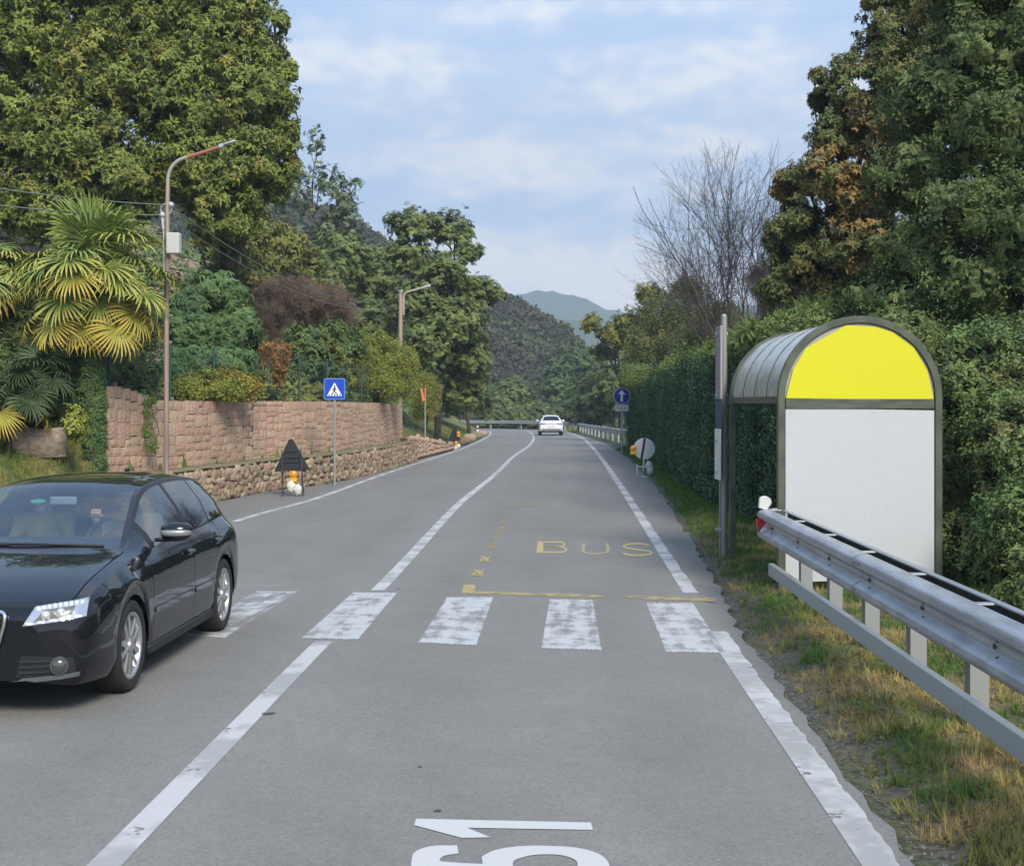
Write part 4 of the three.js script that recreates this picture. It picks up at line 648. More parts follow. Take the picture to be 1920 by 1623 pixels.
// -- far hill and mountains
{
  const ridge = piecewise([[-220, 62], [-90, 52], [-60, 46], [-32, 38], [-27.7, 34], [-18.5, 29.5], [-1.2, 22], [4.6, 19.3], [11.5, 14.5], [17, 8], [30, -4], [60, -9]]);
  const hy = (x, z) => { const t = sstep(185, 300, z); return -9.5 + (ridge(x) + 9.5 + 1.2 * fbm2(x * .06, z * .05, 4)) * t * (z > 300 ? 1 - .6 * sstep(300, 420, z) : 1) - .4; };
  const pos = [], c = [], idx = [], nx = 90, nz = 60; for (let j = 0; j <= nz; j++) for (let i = 0; i <= nx; i++) { const x = lerp(-220, 60, i / nx), z = lerp(180, 430, j / nz); pos.push(x, hy(x, z), -z); c.push(.05, .055, .03); }
  for (let j = 0; j < nz; j++) for (let i = 0; i < nx; i++) { const a = j * (nx + 1) + i; idx.push(a, a + 1, a + nx + 1, a + 1, a + nx + 2, a + nx + 1); }
  const g = new THREE.BufferGeometry(); g.setAttribute('position', new THREE.Float32BufferAttribute(pos, 3)); g.setAttribute('color', new THREE.Float32BufferAttribute(c, 3)); g.setIndex(idx); g.computeVertexNormals();
  part('hill', g, new THREE.MeshStandardMaterial({ vertexColors: true, roughness: 1, side: THREE.DoubleSide }), scene).userData.kind = 'structure';
  const r = rng(85), items = [];
  const clump = s => { const q = rng(s), o = []; for (let k = 0; k < 170; k++) { const d = rdir(q), p = V(d.x, Math.max(-.5, d.y), d.z).multiplyScalar(.72 + .3 * n3(d.x * 2 + s, d.y * 2, d.z * 2)); leafFace(o, p, d.clone().add(rdir(q)), .42, .3, d, .2, .1); } return geoFrom(o); };
  for (let i = 0; i < 9000; i++) {
    const z = 192 + 118 * r(), x = lerp(-130, 32, r()), y = hy(x, z), t = n3(x * .05, 2, z * .04) + .5 * (r() - .5), s = lerp(1.2, 2.6, r() * r() + .1);
    const pal = t > .35 ? [.10, .11, .045] : t > 0 ? [.05, .075, .035] : t > -.3 ? [.085, .09, .05] : [.085, .075, .055]; const v = .85 + .3 * r();
    items.push({ p: V(x, y + s * .55, -z), q: new THREE.Quaternion().setFromAxisAngle(V(0, 1, 0), r() * 6.28), s: V(s, s * lerp(.85, 1.3, r()), s), c: pal.map(q => q * v) });
  }
  scatter('distant_woods', items, [clump(1), clump(2), clump(3)], drymat, scene);
  const fringe = []; for (let i = 0; i < 420; i++) { const z = 150 + 40 * r(), x = lerp(-30, 40, r()), s = lerp(1.2, 2.6, r()); if (x < 6 && z < 158) continue; fringe.push({ p: V(x, terrainY(x, z) + s * .6, -z), q: new THREE.Quaternion().setFromAxisAngle(V(0, 1, 0), r() * 6.28), s, c: pickCol(PAL.robinia, r, V(x, 0, z), .1) }); }
  scatter('distant_woods', fringe, [clump(4), clump(5)], leafMat, scene);
  const mount = (name, z, prof, amp, c3) => { const f = piecewise(prof.map(([px, py]) => [(px - 960) * z / FOCAL, EYE - (py - HORIZON) * z / FOCAL])), x0 = (prof[0][0] - 960) * z / FOCAL, x1 = (prof.at(-1)[0] - 960) * z / FOCAL, pos = [], idx = [], nx = 220, nz = 30; for (let j = 0; j <= nz; j++) for (let i = 0; i <= nx; i++) { const t = j / nz, x = lerp(x0, x1, i / nx), k = t < .7 ? sstep(-.1, .7, t) : 1 - .7 * sstep(.7, 1, t); pos.push(x, -30 + (f(x) + 30 + amp * fbm2(x * .024, t * 3, 5) * (.4 + t)) * k, -(z + (t - .7) * z * .4)); } for (let j = 0; j < nz; j++) for (let i = 0; i < nx; i++) { const a = j * (nx + 1) + i; idx.push(a, a + 1, a + nx + 1, a + 1, a + nx + 2, a + nx + 1); } const g = new THREE.BufferGeometry(); g.setAttribute('position', new THREE.Float32BufferAttribute(pos, 3)); g.setIndex(idx); g.computeVertexNormals(); part(name, g, std(c3, 1, 0, { side: THREE.DoubleSide }), scene).userData.kind = 'structure'; };
  mount('mountain', 1650, [[-400, 470], [300, 520], [700, 560], [860, 575], [950, 560], [1000, 546], [1030, 548], [1060, 556], [1085, 557], [1120, 572], [1180, 592], [1260, 590], [1500, 560], [2300, 540]], 8, [.13, .165, .125]);
  mount('foothills', 1000, [[-300, 640], [700, 640], [940, 622], [1000, 606], [1040, 600], [1090, 604], [1140, 612], [1200, 632], [1500, 640], [2300, 650]], 4, [.10, .13, .08]);
}
scene.fog = new THREE.FogExp2(new THREE.Color().setRGB(.70, .83, 1.0), .00055);
// ---------------------------------------------------------------- street furniture
const galv = new THREE.MeshStandardMaterial({ color: col(.46, .48, .52), metalness: .55, roughness: .42, map: dataTex(256, (u, v) => { const q = .86 + .16 * tn(u, v, 9, 3) + .07 * tn(u, v, 40, 8); return [q, q, q, 1]; }) });
const galvDull = std([.40, .42, .42], .6, .35), galvPost = std([.31, .32, .31], .55, .3), gapDark = std([.03, .035, .04], .7, .3), bolt = std([.10, .09, .085], .6, .6);
const greenGrey = new THREE.MeshStandardMaterial({ color: col(.10, .115, .085), roughness: .5, metalness: .2, map: dataTex(256, (u, v) => { const q = .85 + .25 * tn(u, v * .5, 10, 6); return [q, q * .99, q * .94, 1]; }) });
{ // bus shelter
  const z0 = 14.55, z1 = 17.75, xl = (1467 - 960) * z0 / FOCAL, xr = (1757 - 960) * z0 / FOCAL, R = (xr - xl) / 2, cx = (xl + xr) / 2, spring = 2.05, gy = .0;
  const t = thing('bus_shelter', 'vaulted bus shelter with white end panel and yellow arched top beside the guard rail', 'bus shelter', V(cx, gy, -(z0 + z1) / 2));
  const D = (z1 - z0) / 2, archPts = (r, n = 28) => Array.from({ length: n + 1 }, (_, i) => { const a = Math.PI * (1 - i / n); return [r * Math.cos(a), spring + r * Math.sin(a)]; });
  const frameAt = z => { // square section hoop: two posts and the arch in one bent bar
    const sh = new THREE.Shape(), o = R + .045, n = R - .018; sh.moveTo(-o, -.1); sh.lineTo(-o, spring); for (const [x, y] of archPts(o)) sh.lineTo(x, y); sh.lineTo(o, -.1); sh.lineTo(n, -.1); sh.lineTo(n, spring); for (const [x, y] of archPts(n).reverse()) sh.lineTo(x, y); sh.lineTo(-n, -.1);
    return new THREE.ExtrudeGeometry(sh, { depth: .07, bevelEnabled: true, bevelSize: .006, bevelThickness: .006, bevelSegments: 1 }).translate(0, 0, z);
  };
  part('front_frame', frameAt(D - .04), greenGrey, t); part('rear_frame', frameAt(-D - .03), greenGrey, t);
  part('crossbar', box(2 * R - .062, .105, .055, 0, spring - .06, D, .006), greenGrey, t);
  part('crossbar', box(2 * R - .062, .06, .05, 0, spring - .045, -D, .006), greenGrey, t);
  for (const s of [-1, 1]) part('eave_rail', box(.06, .08, 2 * D - .09, s * R, spring - .02, 0, .006), greenGrey, t);
  // yellow tympanum and white board
  const ty = new THREE.Shape(); const zz = [[-.775, .0], [-.70, .30], [-.57, .52], [-.145, .762], [.16, .745], [.34, .69], [.56, .53], [.70, .30], [.772, -.02]]; zz.forEach(([x, y], i) => i ? ty.lineTo(x * R / .81, spring + y * R / .81) : ty.moveTo(x * R / .81, spring + y * R / .81));
  part('yellow_panel', new THREE.ExtrudeGeometry(ty, { depth: .012, bevelEnabled: false }).translate(0, 0, D + .012), std([.62, .585, .0], .55), t);
  const back = new THREE.Shape(); archPts(R - .028).forEach(([x, y], i) => i ? back.lineTo(x, y) : back.moveTo(x, y)); part('arch_panel', new THREE.ExtrudeGeometry(back, { depth: .008, bevelEnabled: false }).translate(0, 0, D - .004), std([.33, .33, .31], .6), t);
  const paper = dataTex(512, (u, v) => { const q = .95 + .03 * fbm2(u * 2, v * 9, 3) + .02 * fbm2(u * 24, v * 3, 3) - .05 * sstep(.35, .6, fbm2(u * 6 + 4, v * 7, 4)); return [q, q, q, 1]; });
  part('white_board', (() => { const s = new THREE.Shape(); const W = R - .032; s.moveTo(-W, .12); s.lineTo(W, .16); s.lineTo(W + .0, spring - .13); s.lineTo(W * .2, spring - .118); s.lineTo(-W, spring - .105); s.closePath(); return new THREE.ExtrudeGeometry(s, { depth: .014, bevelEnabled: false }).translate(0, 0, D + .002); })(), new THREE.MeshStandardMaterial({ color: col(.51, .525, .54), roughness: .6, map: paper }), t);
  // ribbed vault of clear grey sheet on hoops
  const NR = 5;
  for (let k = 0; k < NR - 1; k++) {
    const za = lerp(-D + .05, D - .05, k / (NR - 1)), zb = lerp(-D + .05, D - .05, (k + 1) / (NR - 1)), N = 26, pos = [], idx = [];
    for (let i = 0; i <= N; i++) { const a = Math.PI * (1 - i / N); for (let j = 0; j <= 6; j++) { const zq = lerp(za, zb, j / 6), r = R + .012 - .012 * Math.sin(j / 6 * Math.PI) + .003 * n2(a * 3, k * 5); pos.push(r * Math.cos(a), spring + .01 + r * Math.sin(a), zq); } }
    for (let i = 0; i < N; i++) for (let j = 0; j < 6; j++) { const a = i * 7 + j; idx.push(a, a + 1, a + 7, a + 1, a + 8, a + 7); }
    const g = new THREE.BufferGeometry(); g.setAttribute('position', new THREE.Float32BufferAttribute(pos, 3)); g.setIndex(idx); g.computeVertexNormals(); g.setAttribute('uv', new THREE.Float32BufferAttribute(Array.from({ length: pos.length / 3 }, (_, i) => [Math.floor(i / 7) / 13, (i % 7) / 6]).flat(), 2));
    part('roof_sheet', g, new THREE.MeshPhysicalMaterial({ color: col(.70, .70, .67), roughness: .3, metalness: .25, clearcoat: .35, clearcoatRoughness: .25, side: THREE.DoubleSide, map: dataTex(128, (u, v) => { const q = .78 + .3 * fbm2(u * 5 + k, v * 5, 4) + .2 * fbm2(u * 2, v * 14 + k, 3); return [q, q * .985, q * .94, 1]; }) }), t);
    if (k) part('roof_rib', new THREE.TorusGeometry(R + .012, .007, 6, 28, Math.PI).translate(0, spring + .01, za), greenGrey, t);
  }
  part('bench', [box(.34, .04, 2.3, R - .3, .46, 0, .01), box(.05, .46, .05, R - .3, .22, -.9), box(.05, .46, .05, R - .3, .22, .9)], std([.12, .09, .06], .7), t);
}
{ // guard rail beside the camera
  const t = thing('guard_rail', 'galvanised guard rail with lower beam running along the right verge', 'guard rail'), zA = 14.25, zB = 1.5, X = z => 2.40 + .0165 * (z - 5), dz = .5;
  const prof = [[.10, .895], [.085, .91], [.02, .905], [-.015, .885], [-.03, .855], [-.022, .825], [.035, .785], [.045, .755], [.035, .725], [-.022, .685], [-.03, .655], [-.015, .62], [.02, .602], [.03, .598]];
  const beam = (pr, z0, z1, thick) => { // a folded sheet swept along the verge, with real thickness
    const n = Math.ceil((z1 - z0) / .4), cr = new THREE.CatmullRomCurve3(pr.map(p => V(p[0], p[1], 0)), false, 'catmullrom', .3), ps = cr.getPoints(40), pos = [], idx = [], uv = [], m = ps.length; let len = 0;
    for (let i = 0; i <= n; i++) { const z = lerp(z0, z1, i / n); ps.forEach((p, j) => { pos.push(X(z) + p.x, p.y, -z); uv.push(z * .5, j / 40); }); ps.forEach((p, j) => { pos.push(X(z) + p.x + thick, p.y, -z); uv.push(z * .5, j / 40); }); }
    for (let i = 0; i < n; i++) { const a = i * 2 * m, b = a + 2 * m; for (let j = 0; j < m - 1; j++) { idx.push(a + j, a + j + 1, b + j, a + j + 1, b + j + 1, b + j); idx.push(a + m + j, b + m + j, a + m + j + 1, a + m + j + 1, b + m + j, b + m + j + 1); } for (const j of [0, m - 1]) idx.push(a + j, b + j, a + m + j, a + m + j, b + j, b + m + j); }
    const g = new THREE.BufferGeometry(); g.setAttribute('position', new THREE.Float32BufferAttribute(pos, 3)); g.setAttribute('uv', new THREE.Float32BufferAttribute(uv, 2)); g.setIndex(idx); g.computeVertexNormals(); return g;
  };
  for (const [a, b] of [[1.5, 5.98], [6.0, 9.98], [10.0, zA]]) part('beam', beam(prof, a, b, .004), galv, t);
  // rounded end shoe
  { const sh = []; prof.forEach(p => sh.push(p)); const g = beam(prof, zA - .0, zA + .12, .004), p = g.attributes.position; for (let i = 0; i < p.count; i++) { const k = clamp((-p.getZ(i) - zA) / .12); p.setX(i, p.getX(i) + .10 * k * k); } g.computeVertexNormals(); part('end_shoe', g, galv, t); }
  const back = (y, h, x, d, z0, z1) => { const n = 8, l = []; const a = V(X(z0) + x, y, -z0), b = V(X(z1) + x, y, -z1), g = new RoundedBoxGeometry(d, h, a.distanceTo(b), 2, .006); g.rotateY(Math.atan2(b.x - a.x, b.z - a.z)); const c = a.clone().lerp(b, .5); return g.translate(c.x, c.y, c.z); };
  part('top_beam', back(.90, .014, .235, .05, 1.5, zA - .1), galv, t);
  part('rear_beam', back(.845, .10, .262, .006, 1.5, zA - .1), gapDark, t);  // near-black colour paints in the dark gap behind the rail
  for (const [a, b] of [[1.5, 7.6], [7.61, 13.95]]) part('lower_beam', [back(.325, .125, .06, .055, a, b)], galvDull, t);
  const bolts = [];
  for (let z = 13.75, i = 0; z > 1.6; z -= 1.33, i++) {
    const x = X(z) + .37, y0 = terrainY(x, z);
    part('post', [box(.012, .82 - y0 + .25, .10, x - .052, (.82 + y0 - .25) / 2, -z), box(.115, .82 - y0 + .25, .010, x, (.82 + y0 - .25) / 2, -z + .05), box(.012, .82 - y0 + .25, .10, x + .052, (.82 + y0 - .25) / 2, -z)], galvPost, t);
    part('post_cap', box(.13, .012, .12, x, .828, -z, .003), galvPost, t);
    part('spacer', box(.26, .03, .075, X(z) + .17, .775, -z + .01), galvDull, t);
    part('spacer', box(.16, .012, .07, X(z) + .155, .892, -z - .55, .003), galv, t);
    for (const dy of [.755]) bolts.push(new THREE.SphereGeometry(.016, 8, 6).translate(X(z) + .042, dy, -z), new THREE.SphereGeometry(.011, 8, 6).translate(X(z) + .018, .80, -z + .10), new THREE.SphereGeometry(.011, 8, 6).translate(X(z) + .018, .71, -z + .10), new THREE.SphereGeometry(.010, 8, 6).translate(X(z) - .022, .852, -z + .22), new THREE.SphereGeometry(.010, 8, 6).translate(X(z) - .022, .852, -z + .32));
  }
  for (const z of [6, 10]) for (let k = 0; k < 8; k++) bolts.push(new THREE.SphereGeometry(.012, 8, 6).translate(X(z) + [-.028, .03, .03, -.024][k % 4], [.86, .80, .71, .66][k % 4], -z + (k < 4 ? .08 : .2)));
  part('bolts', bolts, bolt, t).userData.kind = 'stuff';
  { const s = new THREE.Shape([new THREE.Vector2(-.075, .06), new THREE.Vector2(.06, .05), new THREE.Vector2(-.05, -.085)]), g = new THREE.ExtrudeGeometry(s, { depth: .012, bevelEnabled: false }); g.rotateY(.32); g.translate(X(zA) - .0, .76, -zA + .12); part('red_reflector', g, new THREE.MeshPhysicalMaterial({ color: col(.55, .03, .02), roughness: .25, clearcoat: 1 }), t); }
  { const s = new THREE.Shape(); s.absarc(0, .045, .062, -.3, Math.PI + .3); s.lineTo(-.04, -.06); s.lineTo(.04, -.06); const g = new THREE.ExtrudeGeometry(s, { depth: .02, bevelEnabled: true, bevelSize: .008, bevelThickness: .008, bevelSegments: 2 }); g.scale(1, .75, 1).rotateY(.3).rotateZ(-.35).translate(X(zA) + .03, .96, -zA + .02); part('end_marker', g, std([.58, .58, .55], .5), t); }
}
{ // bus stop pole seen edge on
  const b = G(1356, 1043), t = thing('bus_stop_pole', 'grey twin tube pole with thin edge-on plates left of the shelter', 'bus stop sign', b), H = 3.12;
  part('pole', [rod(V(.012, -.2, 0), V(.012, H, 0), .042, .042, 14), rod(V(-.038, -.2, -.01), V(-.038, 1.75, -.01), .014, .014, 12), new THREE.SphereGeometry(.042, 12, 8).translate(.012, H, 0)], std([.27, .28, .25], .5, .4), t);
  part('sign_plate', box(.035, .95, .42, -.052, 2.52, .0, .01), std([.30, .27, .31], .6, .2), t);
  part('sign_plate', box(.026, .40, .5, -.045, 1.82, -.05, .008), std([.03, .05, .10], .6), t);
  part('timetable_board', box(.026, .66, .44, -.066, 1.33, .0, .01), std([.62, .62, .56], .6), t);
  part('clamps', [.35, 1.1, 1.5, 2.1, 2.9].map(y => box(.16, .04, .07, -.02, y, -.01, .008)), galvDull, t);
}
// canvas printed sign faces
function canvasTex(w, h, draw) { const c = document.createElement('canvas'); c.width = w; c.height = h; draw(c.getContext('2d'), w, h); const t = new THREE.CanvasTexture(c); t.colorSpace = THREE.SRGBColorSpace; return t; }
const crossTex = canvasTex(256, 256, (x, w) => {
  x.fillStyle = '#2f74c8'; x.fillRect(0, 0, w, w); x.fillStyle = '#1440b4'; x.fillRect(12, 12, w - 24, w - 24);
  x.fillStyle = '#e6e8ea'; x.beginPath(); x.moveTo(128, 46); x.lineTo(222, 214); x.lineTo(34, 214); x.fill();
  x.fillStyle = '#15171c'; x.beginPath(); x.arc(130, 96, 10, 0, 7); x.fill();
  x.lineWidth = 13; x.lineCap = 'round'; x.strokeStyle = '#15171c';
  const l = (...p) => { x.beginPath(); x.moveTo(p[0], p[1]); for (let i = 2; i < p.length; i += 2) x.lineTo(p[i], p[i + 1]); x.stroke(); };
  x.lineWidth = 20; l(130, 116, 126, 148); x.lineWidth = 11; l(126, 150, 142, 172, 150, 194); l(126, 150, 112, 172, 96, 192); x.lineWidth = 8; l(130, 116, 150, 138); l(128, 116, 106, 142);
  for (let k = 0; k < 5; k++) { x.beginPath(); x.moveTo(64 + k * 30, 190); x.lineTo(76 + k * 30, 190); x.lineTo(70 + k * 36 - 8, 212); x.lineTo(50 + k * 36, 212); x.globalAlpha = .9; x.fill(); x.globalAlpha = 1; }
});
const arrowTex = canvasTex(256, 256, (x, w) => { x.fillStyle = '#8aa0c8'; x.fillRect(0, 0, w, w); x.fillStyle = '#12248f'; x.beginPath(); x.arc(128, 128, 118, 0, 7); x.fill(); x.fillStyle = '#e4e8f0'; x.beginPath(); x.moveTo(128, 34); x.lineTo(186, 108); x.lineTo(146, 100); x.lineTo(146, 216); x.lineTo(110, 216); x.lineTo(110, 100); x.lineTo(70, 108); x.fill(); });
const faceUV = g => { g.computeBoundingBox(); const b = g.boundingBox, p = g.attributes.position, uv = []; for (let i = 0; i < p.count; i++) uv.push((p.getX(i) - b.min.x) / (b.max.x - b.min.x), (p.getY(i) - b.min.y) / (b.max.y - b.min.y)); g.setAttribute('uv', new THREE.Float32BufferAttribute(uv, 2)); return g; };
const printed = t => new THREE.MeshStandardMaterial({ map: t, roughness: .45 });
const roundedSq = (w, r) => { const s = new THREE.Shape(), h = w / 2; s.moveTo(-h + r, -h); s.lineTo(h - r, -h); s.quadraticCurveTo(h, -h, h, -h + r); s.lineTo(h, h - r); s.quadraticCurveTo(h, h, h - r, h); s.lineTo(-h + r, h); s.quadraticCurveTo(-h, h, -h, h - r); s.lineTo(-h, -h + r); s.quadraticCurveTo(-h, -h, -h + r, -h); return s; };
{ // crossing sign
  const b = G(627, 911), z = -b.z, t = thing('crossing_sign', 'blue square pedestrian crossing sign on a grey pole by the wall', 'road sign', b), w = 39 * z / FOCAL, yc = P(627, 729, z).y - b.y;
  part('pole', rod(V(0, -.2, -.03), V(0, yc + w / 2 - .02, -.03), .03), galvPost, t);
  part('plate', new THREE.ExtrudeGeometry(roundedSq(w + .012, .05), { depth: .012, bevelEnabled: false }).translate(0, yc, -.006), galvDull, t);
  part('sign_face', faceUV(new THREE.ShapeGeometry(roundedSq(w, .045))).translate(0, yc, .009), printed(crossTex), t);
  part('clamps', [-.14, .14].map(d => box(.10, .03, .06, 0, yc + d, -.03)), galvDull, t); t.rotation.y = .06;
}
{ // blue arrow sign
  const b = G(1166, 849), z = -b.z, t = thing('arrow_sign', 'round blue sign with white arrow and small white plate before the hedge', 'road sign', b), f = z / FOCAL, yc = P(1165, 742, z).y - b.y, r = 15.5 * f;
  part('pole', rod(V(0, -.2, -.03), V(0, yc + r * .8, -.03), .03), galvDull, t);
  part('plate', new THREE.CylinderGeometry(r + .01, r + .01, .014, 40).rotateX(Math.PI / 2).translate(0, yc, -.006), galvDull, t);
  part('sign_face', faceUV(new THREE.CircleGeometry(r, 40)).translate(0, yc, .005), printed(arrowTex), t);
  const y2 = yc - r - 7.2 * f; part('lower_plate', box(25 * f, 12 * f, .012, 0, y2, 0, .005), std([.55, .56, .58], .6), t);
  part('lettering', [[-.6, .1, .34], [-.05, .1, .4], [.55, .1, .36]].map(([x, y, w]) => box(w * 10 * f, 4 * f, .004, x * 11 * f, y2, .009)), std([.30, .31, .34], .7), t);
}
function sandbag(x, y, z, s) { const g = new THREE.SphereGeometry(1, 16, 12), p = g.attributes.position; for (let i = 0; i < p.count; i++) { const v = V().fromBufferAttribute(p, i); const k = 1 + .16 * n3(v.x * 2 + x * 9, v.y * 2, v.z * 2) ; p.setXYZ(i, v.x * k * s * .75, v.y * k * s * .9, v.z * k * s * .6); } g.computeVertexNormals(); return g.translate(x, y, z); }
const amber = new THREE.MeshPhysicalMaterial({ color: col(.62, .26, .01), roughness: .3, clearcoat: .8 }), whiteBag = std([.62, .62, .56], .85), yellowBox = std([.60, .36, .02], .6);
function warnLamp(t, x, y, z, s = 1) { const l = part('warning_lamp', [new THREE.CylinderGeometry(.085 * s, .085 * s, .05 * s, 20).rotateX(Math.PI / 2).translate(x, y, z), new THREE.SphereGeometry(.08 * s, 18, 10, 0, 6.2832, 0, 1.4).rotateX(Math.PI / 2).scale(1, 1, .5).translate(x, y, z + .02)], amber, t); part('lamp_housing', box(.15 * s, .09 * s, .10 * s, x, y - .115 * s, z, .012), yellowBox, t); return l; }
function triangleSign(px, py, label, o) { // a warning triangle on a folding stand seen from behind
  const b = G(px, py), z = -b.z, f = z / FOCAL, t = thing('warning_triangle', label, 'road sign', b), W = o.w * f, H = o.h * f, y0 = o.y0 * f;
  const s = new THREE.Shape([new THREE.Vector2(-W / 2, y0), new THREE.Vector2(W / 2, y0 + .02), new THREE.Vector2(.035, y0 + H), new THREE.Vector2(-.035, y0 + H)]);
  const g = new THREE.ExtrudeGeometry(s, { depth: .012, bevelEnabled: true, bevelSize: .012, bevelThickness: .006, bevelSegments: 1 });
  const tilt = new THREE.Group(); const dark = std([.022, .026, .03], .6, .3);
  part('plate', g, dark, t); part('stiffener', [box(W * .62, .03, .02, 0, y0 + H * .28, .03, .004), box(W * .30, .03, .02, 0, y0 + H * .62, .03, .004), box(W * .5, .02, .02, 0, y0 + H * .42, .03, .004)], dark, t);
  const leg = std([.06, .06, .065], .6, .4);
  for (const q of [-1, 1]) part('leg', [rod(V(q * W * .30, 0, .32), V(q * W * .27, y0 + H * .7, .03), .011), rod(V(q * W * .30, 0, -.25), V(q * W * .27, y0 + H * .5, -.0), .011)], leg, t);
  part('stand_bar', [rod(V(-W * .30, y0 * .35, .22), V(W * .30, y0 * .35, .22), .011), rod(V(-W * .30, .02, -.25), V(-W * .30, .02, .32), .011), rod(V(W * .30, .02, -.25), V(W * .30, .02, .32), .011)], leg, t);
  warnLamp(t, .03, y0 - .08, .10, o.l ?? 1);
  part('sandbag', [sandbag(-.02, y0 - .34, .16, .14), sandbag(.12, y0 * .25, .22, .13)], whiteBag, t);
  t.rotation.set(0, o.ry ?? 0, o.rz ?? 0); return t;
}
triangleSign(549, 929, 'black backed warning triangle with amber lamp on the left shoulder', { w: 64, h: 58, y0: 47, rz: .035, ry: .1 });
{ const t = triangleSign(852, 839.5, 'distant dark warning triangle with amber lamp where the wall ends', { w: 26, h: 26, y0: 13, ry: .5, l: 1.0 }); warnLamp(t, .18, .72, .06, 1.1); }
{ // end of restriction disc on the right verge
  const b = G(1208, 892), z = -b.z, f = z / FOCAL, t = thing('end_sign', 'round white sign with black slash on a white stand before the hedge', 'road sign', V(b.x, terrainY(b.x, z), b.z)), r = 20 * f, yc = P(1207, 841, z).y - t.position.y;
  part('plate', new THREE.CylinderGeometry(r, r, .014, 44).rotateX(Math.PI / 2).translate(0, yc, 0), std([.56, .57, .58], .5), t);
  part('slash', (() => { const g = new THREE.BoxGeometry(r * .22, r * 1.93, .004); g.rotateZ(-.16); return g.translate(-.03, yc, .0095); })(), std([.012, .014, .03], .6), t);
  const wh = std([.60, .64, .58], .6);
  part('stand', [rod(V(-.03, .2, .02), V(.0, yc - r * .6, -.02), .016), box(.30, .03, .03, -.06, yc - r - .20, .02), box(.03, .36, .03, -.20, .21, .02), box(.26, .04, .28, -.08, .03, .04, .01), rod(V(.12, .03, -.25), V(.10, yc - r * .3, -.03), .014)], wh, t);
  warnLamp(t, -r - .015, yc + .01, .05, 1.05);
  part('sandbag', [sandbag(.13, .33, .03, .14), sandbag(.16, .20, .08, .13)], std([.50, .52, .54], .85), t);
}
{ // orange chevron marker on a pole
  const b = G(797, 852), z = -b.z, f = z / FOCAL, t = thing('orange_marker', 'orange edge-on arrow sign on a thin grey green pole near the wall end', 'road sign', b), H = P(797, 727, z).y - b.y;
  part('pole', rod(V(0, -.2, 0), V(0, H, 0), .035, .03), std([.30, .36, .30], .5, .3), t);
  const g = new THREE.ExtrudeGeometry(new THREE.Shape([new THREE.Vector2(-.20, H + .02), new THREE.Vector2(-.11, H - .02), new THREE.Vector2(-.005, H - .50), new THREE.Vector2(-.11, H - .56)]), { depth: .03, bevelEnabled: false });
  part('arrow_plate', g.translate(0, 0, .04), std([.68, .20, .09], .6), t); part('arrow_plate', box(.05, .55, .02, .01, H - .28, .045, .004), std([.60, .24, .14], .6), t);
}
// -- street lamps and cables
const lampPaint = new THREE.MeshStandardMaterial({ color: col(.42, .33, .27), roughness: .6, metalness: .2, map: dataTex(256, (u, v) => { const q = .82 + .3 * tn(u, v * .6, 8, 21); return [q, q * .97, q * .95, 1]; }) }), rustPaint = std([.34, .13, .085], .7, .1), lampGrey = std([.42, .43, .43], .5, .3);
let lampTop1, lampTop2;
{
  const z = 25.4, b = gnd(311, z), t = thing('street_lamp', 'tall street lamp with curved arm in front of the pink wall', 'street lamp', b), loc = (px, py, dz = 0) => P(px, py, z + dz).sub(b);
  part('pole', [rod(V(0, -.3, 0), loc(311.5, 600), .05, .046, 14), rod(loc(311.5, 600), loc(314, 345), .043, .038, 14)], lampPaint, t);
  part('arm', tube([loc(314, 348), loc(315, 330), loc(321, 314), loc(334, 301), loc(352, 294)], .034, 10, 24), std([.36, .33, .27], .6, .2), t);
  part('arm_tip', tube([loc(351, 294.4), loc(380, 285.5), loc(412, 275)], .034, 10, 12), rustPaint, t);
  part('lamp_head', [(() => { const g = new THREE.SphereGeometry(1, 18, 10).scale(.15, .03, .07); g.rotateZ(.30); const p = loc(430, 268); return g.translate(p.x, p.y, p.z); })(), rod(loc(411, 275.3), loc(419, 272), .045)], lampGrey, t);
  part('junction_box', box(.24, .38, .2, loc(327, 457).x, loc(327, 457).y, .06, .02), std([.50, .49, .46], .6), t);
  part('insulator', [new THREE.SphereGeometry(.06, 10, 8).translate(...loc(320, 384).toArray()), new THREE.SphereGeometry(.06, 10, 8).translate(...loc(304, 403).toArray()), rod(loc(303, 404), loc(306, 430), .03), new THREE.TorusGeometry(.1, .012, 6, 16).translate(...loc(311, 392).toArray())], lampGrey, t);
  part('conduit', [tube([loc(307, 400), loc(306, 470), loc(308, 520)], .014, 6, 10), tube([loc(319, 478), loc(321, 490), loc(315, 500)], .012, 6, 10)], lampGrey, t);
  lampTop1 = [P(316, 384, z), P(308, 403, z)];
}
{
  const z = 57, base = gnd(750, z), t = thing('street_lamp', 'shorter distant street lamp with slanting arm rising from the bushes', 'street lamp', base), loc = (px, py) => P(px, py, z).sub(base);
  part('pole', rod(V(0, -.2, 0), loc(751, 546), .092, .078, 12), std([.40, .28, .22], .7), t);
  part('pole_cap', new THREE.CylinderGeometry(.12, .10, .12, 12).translate(...loc(751, 546).toArray()), lampGrey, t);
  part('arm', tube([loc(756.5, 590), loc(757, 556), loc(760, 549), loc(768, 546), loc(790, 540)], .045, 8, 24), std([.40, .33, .27], .6), t);
  part('lamp_head', [rod(loc(789, 540.3), loc(804, 536), .05, .075), new THREE.SphereGeometry(.08, 10, 8).translate(...loc(804, 536).toArray())], lampGrey, t);
  part('bracket', [box(.24, .04, .06, loc(754, 575).x, loc(754, 575).y, 0), box(.24, .04, .06, loc(754, 562).x, loc(754, 562).y, 0)], lampGrey, t);
  lampTop2 = [P(748, 555, z), P(748, 571, z)];
}
